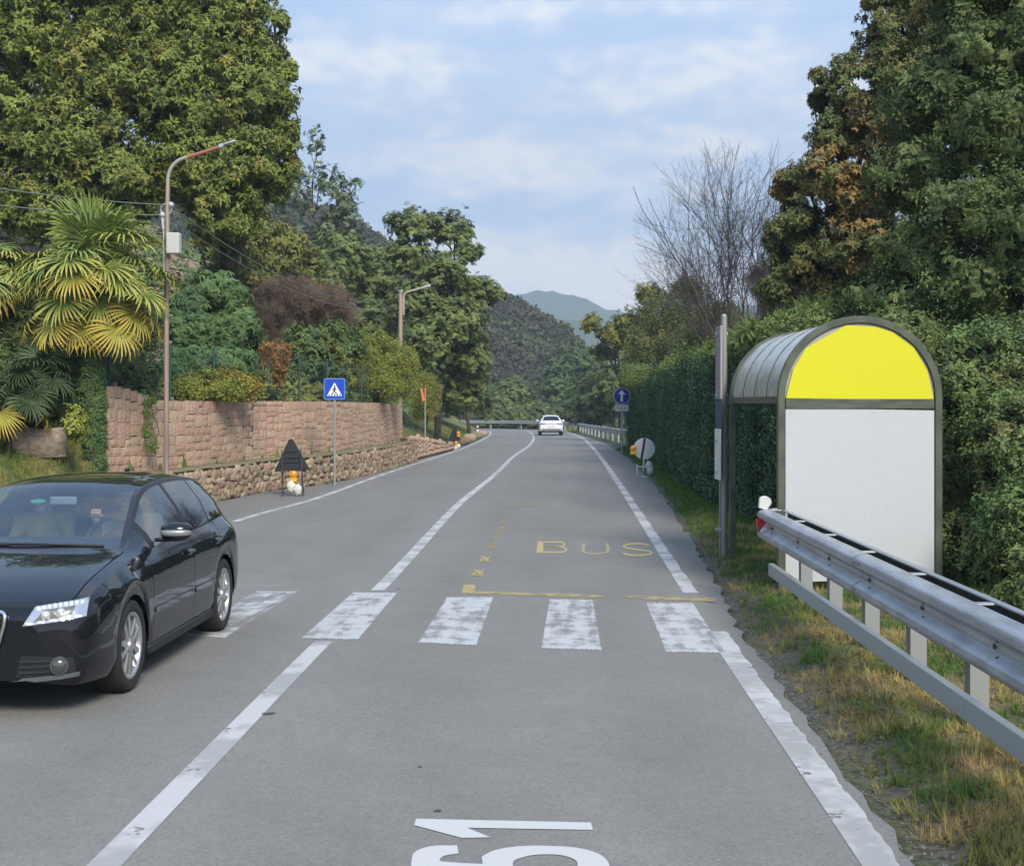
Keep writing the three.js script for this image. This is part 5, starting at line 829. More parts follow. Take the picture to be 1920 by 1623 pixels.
function cable(a, b, sag, label, group) { const pts = []; for (let i = 0; i <= 16; i++) { const t = i / 16, p = a.clone().lerp(b, t); p.y -= sag * 4 * t * (1 - t); pts.push(p); } const m = part('cable', tube(pts, .0105, 5, 64), std([.13, .16, .145], .6), scene); tag(m, label, 'cable', group); }
cable(lampTop1[0], lampTop2[0], 0.8, 'upper overhead cable sagging between the two street lamps'); cable(lampTop1[1], lampTop2[1], 0.76, 'lower overhead cable sagging between the two street lamps');
cable(P(-260, 305, 22.5), lampTop1[0], .12, 'upper overhead cable crossing above the palm to the near lamp'); cable(P(-260, 346, 22.5), lampTop1[1], .12, 'lower overhead cable crossing the palm crown to the near lamp');
// -- guard rail round the far bend
{
  const t = thing('guard_rail', 'distant guard rail curving round the outside of the far bend', 'guard rail'), pts = [], r = piecewise([[66, 6.5], [80, 5.9], [100, 5.8], [125, 5.7]]);
  for (let s = 70; s <= 125; s += 2.5) pts.push(V(r(s), roadY(s), -s)); for (let a = .1; a <= 1.65; a += .1) pts.push(V(PIV + (5.7 - PIV) * Math.cos(a), roadY(125), -125 - (5.7 - PIV) * Math.sin(a))); for (let x = PIV - 1; x > -50; x -= 3) pts.push(V(x, roadY(125), -125 - 17.7));
  const c = new THREE.CatmullRomCurve3(pts), N = 160, pos = [], idx = [], pr = [[.0, .80], [-.06, .77], [-.06, .71], [.01, .65], [-.06, .59], [-.06, .53], [0, .50]];
  for (let i = 0; i <= N; i++) { const p = c.getPointAt(i / N), tg = c.getTangentAt(i / N), n = V(-tg.z, 0, tg.x); for (const [o, y] of pr) pos.push(p.x + n.x * o, p.y + y, p.z + n.z * o); for (const [o, y] of pr) pos.push(p.x + n.x * (o + .012), p.y + y, p.z + n.z * (o + .012)); }
  for (let i = 0; i < N; i++) for (let j = 0; j < 13; j++) { if (j === 6) continue; const a = i * 14 + j; idx.push(a, a + 1, a + 14, a + 1, a + 15, a + 14); }
  const g = new THREE.BufferGeometry(); g.setAttribute('position', new THREE.Float32BufferAttribute(pos, 3)); g.setIndex(idx); g.computeVertexNormals(); part('beam', g, std([.38, .41, .43], .5, .35), t);
  const len = c.getLength(); for (let d = .5; d < len; d += 4) { const p = c.getPointAt(d / len); part('post', box(.1, .95, .1, p.x + .12, p.y + .33, p.z), galvDull, t); }
}
{ // low stone kerb stones and white reflector post at the inside of the bend
  const r = rng(90); [[868, 832], [884, 826], [897, 821], [906, 816]].forEach(([px, py], i) => { const b = G(px - 4, py), g = rocks[i].clone().scale(.9, .55, .7), m = part('verge_rock', g, rubbleMats[i], scene); m.position.set(b.x, b.y + .15, b.z); tag(m, ['brown rock at the foot of the distant warning triangle', 'brown verge rock between triangle and white markers', 'verge rock just before the white markers at the bend', 'last verge rock at the inside corner of the bend'][i], 'rock'); });
  const b = G(903, 817), t = thing('marker_post', 'short white marker post at the inside corner of the bend', 'marker post', V(b.x - .3, b.y, b.z)); part('post', box(.16, .75, .12, 0, .35, 0, .03), std([.7, .7, .68], .6), t); part('reflector_band', box(.165, .12, .125, 0, .55, 0, .01), std([.03, .03, .03], .6), t);
}
// ---------------------------------------------------------------- cars and people
const blackPaint = new THREE.MeshPhysicalMaterial({ color: col(.0025, .003, .006), roughness: .5, metalness: 0, specularIntensity: .25, clearcoat: 1, clearcoatRoughness: .02 });
const blackTrim = std([.012, .012, .013], .5), darkCabin = std([.018, .018, .02], .9), chrome = std([.72, .73, .75], .15, 1), rubber = std([.018, .018, .018], .85), alloy = std([.55, .54, .53], .3, .85), seatMat = std([.03, .03, .033], .9);
const glassMat = new THREE.MeshPhysicalMaterial({ color: col(.62, .70, .74), transmission: 1, thickness: 0, roughness: .01, ior: 2.3 });
const tintGlass = new THREE.MeshPhysicalMaterial({ color: col(.12, .14, .16), transmission: 1, thickness: 0, roughness: .01, ior: 2.3 });
// lofted body: s runs from the nose backwards, half width and height of seven section points as curves of s
function carBody(spec) {
  const f = spec.rows.map(r => ({ y: piecewise(r.map(q => [q[0], q[1]])), w: piecewise(r.map(q => [q[0], q[2]])) }));
  const st = new Set(spec.stations);
  for (const c of spec.arches) for (let i = 0; i <= 16; i++) st.add(c - spec.archR * Math.cos(Math.PI * i / 16));
  for (const g of spec.gaps) { st.add(g); st.add(g + .009); }
  for (const k of spec.marks) st.add(k);
  const S = [...st].sort((a, b) => a - b).filter((s, i, a) => !i || s - a[i - 1] > .0012);
  const segT = [[0, .5, 1], [.33, .66, 1], [.33, .66, 1], [.33, .66, 1], [.012, .07, .5, .93, 1], [.012, .07, .25, .45, .65, .85, 1]];
  const rowsOf = s => {
    let pts = f.map(r => [r.w(s), r.y(s)]); const out = [], seg = [];
    let archY = -1; for (const c of spec.arches) { const d = Math.abs(s - c); if (d < spec.archR + 1e-6) archY = spec.wheelY + Math.sqrt(Math.max(0, spec.archR ** 2 - d * d)); }
    if (archY > 0) { const lo = pts[0][1]; pts = pts.map(([w, y], k) => k < 4 && y < archY + .02 + .05 * k ? [k ? w : spec.flare, Math.max(y, Math.min(archY + (k ? .02 + .035 * k : 0), f[4].y(s) - .02 * (4 - k)))] : [w, y]); }
    const cr = (p0, p1, p2, p3, t) => { const a = t * t, b = a * t; return .5 * (2 * p1 + (p2 - p0) * t + (2 * p0 - 5 * p1 + 4 * p2 - p3) * a + (3 * p1 - p0 - 3 * p2 + p3) * b); };
    segT.forEach((ts, k) => ts.forEach(t => {
      let w, y; const A = pts[Math.max(0, k - 1)], B = pts[k], C = pts[k + 1], D = pts[k + 1 > 3 ? k + 1 : k + 2];
      if (k < 4) { w = cr(A[0], B[0], C[0], D[0], t); y = cr(A[1], B[1], C[1], D[1], t); }
      else if (k === 4) { w = lerp(B[0], C[0], t) + .035 * Math.sin(Math.PI * t) * clamp((C[1] - B[1]) / .3); y = lerp(B[1], C[1], t); }
      else { w = B[0] * (1 - t); y = C[1] - (C[1] - B[1]) * Math.pow(w / B[0], spec.crown(s)); }
      out.push([w, y]); seg.push([k, t]);
    }));
    return { out, seg };
  };
  const grid = S.map(rowsOf), NR = grid[0].out.length, seg = grid[0].seg, pos = [];
  // mirrored: columns 0..NR-1 are the +x side bottom to top, then the -x side top to bottom
  const NC = NR * 2 - 1;
  S.forEach((s, i) => { for (let j = 0; j < NC; j++) { const k = j < NR ? j : NC - 1 - j, [w, y] = grid[i].out[k]; pos.push(j < NR ? w : -w, y, spec.len - s - spec.pivot); } });
  const full = new THREE.BufferGeometry(); full.setAttribute('position', new THREE.Float32BufferAttribute(pos, 3));
  const quads = new Map(), add = (n, i, j) => { if (!quads.has(n)) quads.set(n, []); quads.get(n).push([i, j]); }, all = [];
  for (let i = 0; i < S.length - 1; i++) for (let j = 0; j < NC - 1; j++) {
    const k = j < NR - 1 ? j : NC - 2 - j, [sg, t] = seg[k + 1], sm = (S[i] + S[i + 1]) / 2; all.push([i, j]);
    const n = spec.region(sm, sg, t, j < NR - 1 ? 1 : -1, S[i]); if (n) add(n, i, j);
  }
  const tri = l => l.flatMap(([i, j]) => { const a = i * NC + j, b = a + 1, c = a + NC, d = c + 1; return [a, b, c, b, d, c]; });
  full.setIndex(tri(all)); full.computeVertexNormals();
  // caps at nose and tail
  const geos = {};
  for (const [n, l] of quads) { const g = new THREE.BufferGeometry(); g.setAttribute('position', full.attributes.position); g.setAttribute('normal', full.attributes.normal); g.setIndex(tri(l)); const q = g.toNonIndexed(); geos[n] = q; }
  const capGeo = i => { const p = [], idx = []; const c = V(); for (let j = 0; j < NC; j++) { const o = (i * NC + j) * 3; p.push(pos[o], pos[o + 1], pos[o + 2]); c.add(V(pos[o], pos[o + 1], pos[o + 2])); } c.divideScalar(NC); p.push(c.x, c.y, c.z); for (let j = 0; j < NC; j++) idx.push(j, (j + 1) % NC, NC); const g = new THREE.BufferGeometry(); g.setAttribute('position', new THREE.Float32BufferAttribute(p, 3)); g.setIndex(idx); const q = g.toNonIndexed(); q.computeVertexNormals(); return q; };
  geos.nose = capGeo(0); geos.tail = capGeo(S.length - 1); geos.full = merge([full.clone(), geos.nose.clone(), geos.tail.clone()]); return geos;
}
const caster = new THREE.Raycaster();
function conform(mesh, corners, dir, n, m, lift = .006, skirt = .012) {   // a patch laid on the body: four corners (x, y) or edge polylines, cast along dir
  const [bl, br, tr, tl] = corners, pos = [], idx = [], d = V(...dir).normalize();
  const at = (u, v) => { const x = lerp(lerp(bl[0], br[0], u), lerp(tl[0], tr[0], u), v), y = lerp(lerp(bl[1], br[1], u), lerp(tl[1], tr[1], u), v); caster.set(V(x, y, 2.02 * Math.sign(-d.z)).addScaledVector(d, -6), d); let h = caster.intersectObject(mesh)[0]; for (let q = 1; q < 9 && !h; q++) { caster.set(V(lerp(x, 0, q * .05), lerp(y, .5, q * .1), 2.02 * Math.sign(-d.z)).addScaledVector(d, -6), d); h = caster.intersectObject(mesh)[0]; } return h ? V(h.point.x, lerp(h.point.y, y, .5), h.point.z).addScaledVector(d, -lift) : null; };
  const P2 = []; for (let j = 0; j <= m; j++) for (let i = 0; i <= n; i++) P2.push(at(i / n, j / m)); const ok = P2.find(p => p); for (let i = 0; i < P2.length; i++) if (!P2[i]) P2[i] = (P2[i - 1] || ok).clone();
  P2.forEach(p => pos.push(p.x, p.y, p.z));
  for (let j = 0; j < m; j++) for (let i = 0; i < n; i++) { const a = j * (n + 1) + i; idx.push(a, a + 1, a + n + 1, a + 1, a + n + 2, a + n + 1); }
  const ring = []; for (let i = 0; i <= n; i++) ring.push(i); for (let j = 1; j <= m; j++) ring.push(j * (n + 1) + n); for (let i = n - 1; i >= 0; i--) ring.push(m * (n + 1) + i); for (let j = m - 1; j > 0; j--) ring.push(j * (n + 1));
  const o = P2.length; ring.forEach(k => { const p = P2[k].clone().addScaledVector(d, skirt + lift); pos.push(p.x, p.y, p.z); });
  ring.forEach((k, q) => { const q2 = (q + 1) % ring.length; idx.push(k, o + q, ring[q2], ring[q2], o + q, o + q2); });
  const g = new THREE.BufferGeometry(); g.setAttribute('position', new THREE.Float32BufferAttribute(pos, 3)); g.setIndex(idx); const out = g.toNonIndexed(); out.computeVertexNormals(); out.userData = { pts: P2 }; return out;
}
function onBody(mesh, x, y, dir, lift = .006) { const d = V(...dir).normalize(); caster.set(V(x, y, 2.02 * Math.sign(-d.z)).addScaledVector(d, -6), d); const h = caster.intersectObject(mesh)[0]; return h ? h.point.clone().addScaledVector(d, -lift) : V(x, y, 2); }
function wheel(parent, x, y, z, R, W, side, rimM, spin = 0) {
  const g = new THREE.Group(); g.name = 'wheel'; g.position.set(x, y, z); parent.add(g);
  const hw = W / 2, rr = R * .73, tp = [[rr - .01, -hw * .8], [rr + .01, -hw * .95], [R - .03, -hw], [R - .008, -hw * .86], [R, -hw * .6], [R, hw * .6], [R - .008, hw * .86], [R - .03, hw], [rr + .01, hw * .95], [rr - .01, hw * .8]].map(q => new THREE.Vector2(...q));
  const ty = new THREE.LatheGeometry(tp, 56); ty.rotateZ(-Math.PI / 2); part('tyre', ty, rubber, g);
  const s = side, list = []; const rim = new THREE.LatheGeometry([[rr - .012, -hw * .7], [rr - .012, hw * .55], [rr + .004, hw * .86], [rr - .004, hw * .93], [rr - .022, hw * .86], [rr - .026, hw * .5]].map(q => new THREE.Vector2(...q)), 56); rim.rotateZ(-Math.PI / 2); if (s < 0) rim.rotateY(Math.PI); list.push(rim);
  for (let k = 0; k < 5; k++) for (const o of [-1, 1]) {
    const a = k * Math.PI * 2 / 5 + spin, sh = new THREE.Shape(); sh.moveTo(o * .010, .03); sh.lineTo(o * .034, .03); sh.lineTo(o * .070, rr - .018); sh.lineTo(o * .038, rr - .018); sh.closePath();
    const e = new THREE.ExtrudeGeometry(sh, { depth: .022, bevelEnabled: true, bevelSize: .004, bevelThickness: .004, bevelSegments: 1 }); e.rotateZ(a); e.rotateY(Math.PI / 2 * s); e.translate(s * (hw * .58), 0, 0); list.push(e);
  }
  list.push(new THREE.CylinderGeometry(.045, .055, .04, 24).rotateZ(-s * Math.PI / 2).translate(s * hw * .74, 0, 0));
  part('rim', list, rimM, g); part('brake_disc', new THREE.CylinderGeometry(rr * .66, rr * .66, .03, 32).rotateZ(Math.PI / 2).translate(s * hw * .05, 0, 0), std([.10, .095, .09], .5, .6), g);
}
// ------- dark hatchback
const hatch = {
  len: 4.286, pivot: 4.286 - .87 - 1.289, wheelY: .317, archR: .352, flare: .872, arches: [.87, 3.448], gaps: [.452, 1.31, 2.42, 3.36], marks: [1.22, 1.56, 1.60, 2.02, 2.06, 2.50, 2.54, 3.20, 3.24, 3.70, 3.86, 4.13],
  stations: [0, .012, .03, .055, .085, .12, .16, .21, .27, .34, .42, .5, .6, .7, .8, .9, 1.0, 1.1, 1.16, 1.28, 1.4, 1.5, 1.7, 1.8, 1.9, 2.15, 2.3, 2.6, 2.75, 2.9, 3.0, 3.1, 3.3, 3.45, 3.55, 3.7, 3.95, 4.0, 4.06, 4.16, 4.19, 4.23, 4.26, 4.275, 4.286],
  rows: [ // [s, y, w]
    [[0, .24, .46], [.03, .215, .64], [.085, .20, .735], [.2, .195, .78], [.45, .19, .83], [1.3, .19, .83], [3.0, .20, .83], [3.9, .22, .82], [4.15, .26, .74], [4.286, .32, .52]],
    [[0, .30, .52], [.03, .28, .69], [.085, .27, .775], [.2, .27, .82], [.45, .28, .868], [1.3, .30, .868], [3.0, .30, .868], [3.9, .32, .86], [4.15, .36, .78], [4.286, .40, .60]],
    [[0, .44, .56], [.03, .44, .715], [.085, .44, .80], [.2, .45, .852], [.45, .50, .878], [1.3, .54, .882], [3.0, .56, .882], [3.9, .58, .872], [4.15, .58, .80], [4.286, .56, .66]],
    [[0, .54, .54], [.03, .58, .70], [.085, .60, .785], [.2, .64, .84], [.45, .71, .862], [.87, .76, .87], [1.3, .79, .872], [2.0, .80, .876], [3.0, .82, .87], [3.9, .82, .85], [4.15, .78, .79], [4.286, .68, .68]],
    [[0, .60, .48], [.03, .655, .645], [.085, .69, .735], [.2, .735, .785], [.45, .80, .79], [.87, .865, .795], [1.2, .905, .795], [1.6, .925, .805], [2.4, .945, .805], [3.2, .965, .79], [3.7, .98, .765], [4.0, .955, .73], [4.15, .89, .70], [4.286, .74, .65]],
    [[0, .615, .44], [.03, .675, .60], [.085, .71, .685], [.2, .755, .715], [.45, .825, .715], [.87, .895, .715], [1.1, .925, .715], [1.22, .955, .70], [1.6, 1.13, .63], [2.02, 1.325, .565], [2.3, 1.365, .56], [2.7, 1.375, .556], [3.2, 1.36, .55], [3.6, 1.325, .54], [3.86, 1.265, .535], [4.13, .98, .60], [4.19, .90, .615], [4.286, .755, .61]],
    [[0, .63, 0], [.03, .70, 0], [.085, .735, 0], [.2, .785, 0], [.45, .86, 0], [.87, .935, 0], [1.1, .965, 0], [1.22, .985, 0], [1.6, 1.185, 0], [2.02, 1.375, 0], [2.3, 1.41, 0], [2.7, 1.423, 0], [3.2, 1.41, 0], [3.6, 1.378, 0], [3.86, 1.318, 0], [4.13, 1.01, 0], [4.19, .925, 0], [4.286, .78, 0]],
  ],
  crown: s => 3.3 - .8 * sstep(1.0, 1.3, s),
  region(s, k, t, side, s0) {
    if (k <= 3 && (s > .6 || k >= 2) && hatch.gaps.some(g => Math.abs(s - g - .0045) < .004)) return null;
    if (k === 5) {
      if (s < 1.16 && s > .125) return t < .03 ? null : 'bonnet';
      if (s > 1.22 && s < 2.02) return t > .08 ? 'windscreen' : 'body';
      if (s > 3.86 && s < 4.13) return t > .08 ? 'rear_window' : 'body';
      return 'body';
    }
    if (k === 4) {
      if (t > .03 && t < .97) { if (s > 1.60 && s < 2.42) return 'front_side_window' + (side > 0 ? '' : '_b'); if (s > 2.50 && s < 3.20) return 'rear_side_window' + (side > 0 ? '' : '_b'); if (s > 3.24 && s < 3.70) return 'quarter_window' + (side > 0 ? '' : '_b'); }
      if (s > 1.45 && s < 3.78) return 'window_frame'; return 'body';
    }
    if (s > 1.319 && s < 2.42) return 'front_door' + (side > 0 ? '' : '_b'); if (s > 2.429 && s < 3.36) return 'rear_door' + (side > 0 ? '' : '_b');
    return 'body';
  },
};
function buildHatch() {
  const t = thing('parked_car', null, null); counts.parked_car = undefined; t.name = 'hatchback_car';
  tag(t, 'shiny black five-door hatchback driving towards the viewer, cut by the left edge', 'car');
  const G0 = carBody(hatch), probe = new THREE.Mesh(G0.full, new THREE.MeshBasicMaterial({ side: THREE.DoubleSide })); probe.updateMatrixWorld();
  const clean = g => { if (!g.attributes.uv) g.setAttribute('uv', new THREE.BufferAttribute(new Float32Array(g.attributes.position.count * 2), 2)); return g; };
  part('body', merge([G0.body, G0.nose, G0.tail]), blackPaint, t); part('bonnet', clean(G0.bonnet), blackPaint, t); part('window_frame', clean(G0.window_frame), blackTrim, t);
  part('windscreen', clean(G0.windscreen), glassMat, t); part('rear_window', clean(G0.rear_window), tintGlass, t);
  for (const s of ['', '_b']) { part('side_window', clean(G0['front_side_window' + s]), glassMat, t); part('side_window', clean(G0['rear_side_window' + s]), tintGlass, t); part('side_window', clean(G0['quarter_window' + s]), tintGlass, t); }
  const hw = hatch.len - hatch.pivot, Z = s => hw - s;
  for (const sd of [1, -1]) {
    const q = sd > 0 ? '' : '_b', fd = part('door', clean(G0['front_door' + q]), blackPaint, t), rd = part('door', clean(G0['rear_door' + q]), blackPaint, t);
    for (const [door, s] of [[fd, 2.28], [rd, 3.17]]) { const p = onBody(probe, 0, .80, [0, 0, 1]); caster.set(V(sd * 3, .815, Z(s)), V(-sd, 0, 0)); const h = caster.intersectObject(probe)[0].point; part('handle', [box(.028, .024, .17, h.x + sd * .022, .82, Z(s), .01), box(.02, .05, .12, h.x + sd * .004, .815, Z(s), .009)], blackPaint, door); }
    for (const [door, s0, s1] of [[fd, 1.36, 2.39], [rd, 2.45, 3.10]]) { const g = []; for (let i = 0; i < 10; i++) { const sa = lerp(s0, s1, i / 10), sb = lerp(s0, s1, (i + 1) / 10); const pt = s => { caster.set(V(sd * 3, .49, Z(s)), V(-sd, 0, 0)); return caster.intersectObject(probe)[0].point.x; }; const a = V(pt(sa) + sd * .003, .49, Z(sa)), b = V(pt(sb) + sd * .003, .49, Z(sb)), bb = new THREE.BoxGeometry(.008, .040, a.distanceTo(b) + .002); bb.rotateY(Math.atan2(b.x - a.x, b.z - a.z)); g.push(bb.translate((a.x + b.x) / 2, .49, (a.z + b.z) / 2)); } part('rub_strip', g, blackPaint, door); }
    part('sill', [box(.05, .07, 1.78, sd * .845, .215, Z(2.16), .02)], blackTrim, t);
    // mirror
    const m = new THREE.SphereGeometry(1, 24, 16), mp = m.attributes.position; for (let i = 0; i < mp.count; i++) { let x = mp.getX(i), y = mp.getY(i), z = mp.getZ(i); const pw = v => Math.sign(v) * Math.pow(Math.abs(v), .72); mp.setXYZ(i, pw(x) * .118, pw(y) * .072, z * .085 * (z > 0 ? 1 : .35)); } m.computeVertexNormals(); m.rotateY(sd * .18).translate(sd * .955, 1.035, Z(1.64));
    const mir = part('mirror', [m, box(.12, .03, .05, sd * .85, .975, Z(1.64), .012)], blackPaint, t); part('mirror_cover', (() => { const g = m.clone(); g.scale(1, .55, 1.0); g.translate(0, 1.035 * .45 - .004, .008); return g; })(), std([.30, .31, .32], .35, .5), mir);
  }
  // wheels and arches
  for (const [s, sp] of [[.87, .35], [3.448, .9]]) for (const sd of [1, -1]) wheel(t, sd * .762, .317, Z(s), .317, .215, sd, alloy, sp);
  part('underbody', [box(1.2, .46, 3.4, 0, .45, Z(2.16)), box(1.62, .10, 1.82, 0, .25, Z(2.16)), box(1.3, .3, .55, 0, .38, Z(.36)), box(1.3, .3, .5, 0, .42, Z(3.98))], std([.008, .008, .008], 1), t);  // underbody boxes, also added to block light through the panel gaps
  // front: lamps, grille, lower intake
  const F = [0, 0, -1], FD = sd => [-sd * .25, 0, -1];
  const silver = std([.55, .56, .60], .22, .7), lensCover = new THREE.MeshPhysicalMaterial({ color: 0xffffff, transmission: 1, thickness: 0, roughness: .02, ior: 1.5 });
  for (const sd of [1, -1]) {
    const c = [[sd * .40, .588], [sd * .80, .638], [sd * .81, .745], [sd * .48, .708]], sh = q => q.map(([x, y]) => [x, y]);
    const hl = new THREE.Group(); hl.name = 'headlight'; t.add(hl);
    part('housing', conform(probe, sh(c), FD(sd), 16, 8, .005, .03), silver, hl);
    const inner = [[sd * .47, .612], [sd * .71, .652], [sd * .73, .706], [sd * .535, .688]]; part('inner_bezel', conform(probe, inner, FD(sd), 10, 5, .010, .008), std([.16, .16, .15], .35, .5), hl);
    const p1 = onBody(probe, sd * .545, .650, FD(sd), .01), p2 = onBody(probe, sd * .64, .668, FD(sd), .01);
    part('projector_lens', [new THREE.SphereGeometry(.032, 20, 14).translate(p1.x, p1.y, p1.z - .008), new THREE.SphereGeometry(.028, 20, 14).translate(p2.x, p2.y, p2.z - .008)], new THREE.MeshPhysicalMaterial({ color: col(.75, .74, .66), roughness: .08, metalness: .6, clearcoat: 1 }), hl);
    const leds = []; for (let k = 0; k < 9; k++) { const u = k / 8, p = onBody(probe, sd * lerp(.50, .77, u), lerp(.700, .728, u) - .004 + .006 * Math.sin(u * 3.1), FD(sd), .014); leds.push(new THREE.SphereGeometry(.0105, 10, 8).translate(p.x, p.y, p.z)); }
    for (let k = 0; k < 5; k++) { const u = k / 4, p = onBody(probe, sd * lerp(.44, .75, u), lerp(.602, .642, u), FD(sd), .012); leds.push(new THREE.SphereGeometry(.012, 10, 8).scale(2.2, .6, .6).translate(p.x, p.y, p.z)); }
    part('light_strip', leds, std([.9, .9, .9], .3, 0, { emissive: col(1, 1, 1), emissiveIntensity: .55 }), hl);
    part('lens_cover', conform(probe, sh(c), FD(sd), 16, 8, .030, .02), lensCover, hl);
    // fog lamp and intake
    part('side_intake', conform(probe, [[sd * .36, .262], [sd * .74, .285], [sd * .72, .385], [sd * .39, .40]], FD(sd), 12, 6, .004, .03), std([.012, .012, .013], .6), t);
    for (let k = 0; k < 3; k++) part('intake_slat', conform(probe, [[sd * .38, .285 + k * .035], [sd * .57, .295 + k * .034], [sd * .57, .305 + k * .034], [sd * .38, .297 + k * .035]], FD(sd), 8, 1, .018, .02), std([.035, .04, .042], .35, .2), t);
    const fp = onBody(probe, sd * .635, .336, FD(sd), .016); const fg = part('fog_lamp', new THREE.CylinderGeometry(.056, .06, .03, 28).rotateX(Math.PI / 2).rotateY(sd * .3).translate(fp.x, fp.y, fp.z), std([.07, .07, .07], .4), t); part('fog_lens', new THREE.SphereGeometry(.047, 20, 12).scale(1, 1, .45).rotateY(sd * .3).translate(fp.x + sd * .005, fp.y, fp.z + .016), new THREE.MeshPhysicalMaterial({ color: col(.10, .10, .095), roughness: .1, metalness: .6, clearcoat: 1 }), fg);
    part('front_lip', conform(probe, [[sd * .34, .222], [sd * .755, .262], [sd * .765, .29], [sd * .40, .258]], FD(sd), 12, 2, .022, .03), std([.13, .14, .145], .35, .3), t);  // grey of the lip paints in its reflection
  }
  part('grille', conform(probe, [[-.20, .29], [.20, .29], [.315, .655], [-.315, .655]], F, 12, 10, .006, .02), std([.01, .01, .011], .5), t);
  for (let k = 0; k < 9; k++) { const y = .33 + k * .038, w = lerp(.21, .305, k / 8); if (y > .39 && y < .51) continue; part('grille_slat', conform(probe, [[-w, y], [w, y], [w, y + .012], [-w, y + .012]], F, 8, 1, .022, .02), std([.05, .05, .055], .3, .4), t); }
  { const o = [[-.19, .27], [.19, .27], [.215, .29], [.325, .64], [.31, .668], [-.31, .668], [-.325, .64], [-.215, .29], [-.19, .27]].map(([x, y]) => onBody(probe, x, y, F, .016)); part('grille_frame', tube(o, .014, 8, 90), chrome, t); }
  part('number_plate', conform(probe, [[-.26, .395], [.26, .395], [.26, .505], [-.26, .505]], F, 8, 2, .035, .03), std([.45, .47, .48], .4), t);
  // cabin
  part('dashboard', [box(1.28, .16, .38, 0, .90, Z(1.62), .05)], darkCabin, t); part('floor_tub', box(1.5, .06, 2.4, 0, .42, Z(2.5)), darkCabin, t);
  for (const sd of [1, -1]) part('seat', [box(.48, .16, .5, sd * .35, .52, Z(2.30), .06), (() => { const g = new RoundedBoxGeometry(.46, .62, .15, 3, .06); g.rotateX(-.26); return g.translate(sd * .35, .86, Z(2.60)); })(), (() => { const g = new RoundedBoxGeometry(.26, .17, .1, 3, .045); g.rotateX(-.2); return g.translate(sd * .35, 1.25, Z(2.70)); })()], seatMat, t);
  part('rear_seat', [box(1.25, .16, .5, 0, .55, Z(3.1), .06), box(1.25, .6, .16, 0, .86, Z(3.42), .06)], seatMat, t);
  part('steering_wheel', (() => { const g = [new THREE.TorusGeometry(.185, .016, 8, 32), new THREE.CylinderGeometry(.06, .06, .04, 16).rotateX(Math.PI / 2), box(.36, .03, .02)]; return g.map(q => q.rotateX(-.45 + .0).translate(.35, .935, Z(1.93))); })(), std([.03, .03, .03], .7), t);
  part('interior_mirror', box(.21, .065, .03, .0, 1.245, Z(1.90), .02), std([.42, .48, .46], .3, .4), t);
  part('windscreen_label', (() => { const g = new THREE.CircleGeometry(.06, 20).scale(1, .45, 1); g.rotateX(-1.05); return g.translate(-.17, 1.248, Z(1.79) - .03); })(), std([.06, .45, .22], .6), t);
  part('wiper', [tube([V(.55, .97, Z(1.205)), V(.1, .985, Z(1.16)), V(-.35, .985, Z(1.17))], .010, 6, 16), tube([V(-.1, .985, Z(1.155)), V(-.6, .955, Z(1.19))], .010, 6, 10)], blackTrim, t);
  part('aerial', [box(.03, .03, .07, 0, 1.41, Z(3.45), .01)], blackTrim, t);
  t.position.set(-3.45, 0, -10.95); t.rotation.y = -.039; return { t, Z };
}
// ------- people seated in the car
function field(bones, res, size, ctr) {   // capsules joined with a smooth minimum, meshed
  const mc = new MarchingCubes(res, new THREE.MeshBasicMaterial(), false, false, 60000); mc.isolation = 0; mc.reset();
  const k = .03; for (let z = 0; z < res; z++) for (let y = 0; y < res; y++) for (let x = 0; x < res; x++) {
    const p = V((x - res / 2) / (res / 2) * size + ctr.x, (y - res / 2) / (res / 2) * size + ctr.y, (z - res / 2) / (res / 2) * size + ctr.z); let d = 1e3;
    for (const [a, b, ra, rb, kk] of bones) { const ba = b.clone().sub(a), t = clamp(p.clone().sub(a).dot(ba) / Math.max(1e-9, ba.lengthSq())), e = p.distanceTo(a.clone().addScaledVector(ba, t)) - lerp(ra, rb, t), q = kk ?? k, h = Math.max(q - Math.abs(d - e), 0) / q; d = Math.min(d, e) - h * h * q * .25; }
    mc.field[z * res * res + y * res + x] = -d;
  }
  mc.update(); const n = mc.count, g = new THREE.BufferGeometry(); g.setAttribute('position', new THREE.BufferAttribute(new Float32Array(mc.positionArray.slice(0, n * 3)), 3)); g.setAttribute('normal', new THREE.BufferAttribute(new Float32Array(mc.normalArray.slice(0, n * 3)), 3));
  g.scale(size, size, size); g.translate(ctr.x, ctr.y, ctr.z); g.setAttribute('uv', new THREE.BufferAttribute(new Float32Array(n * 2), 2)); return g;
}
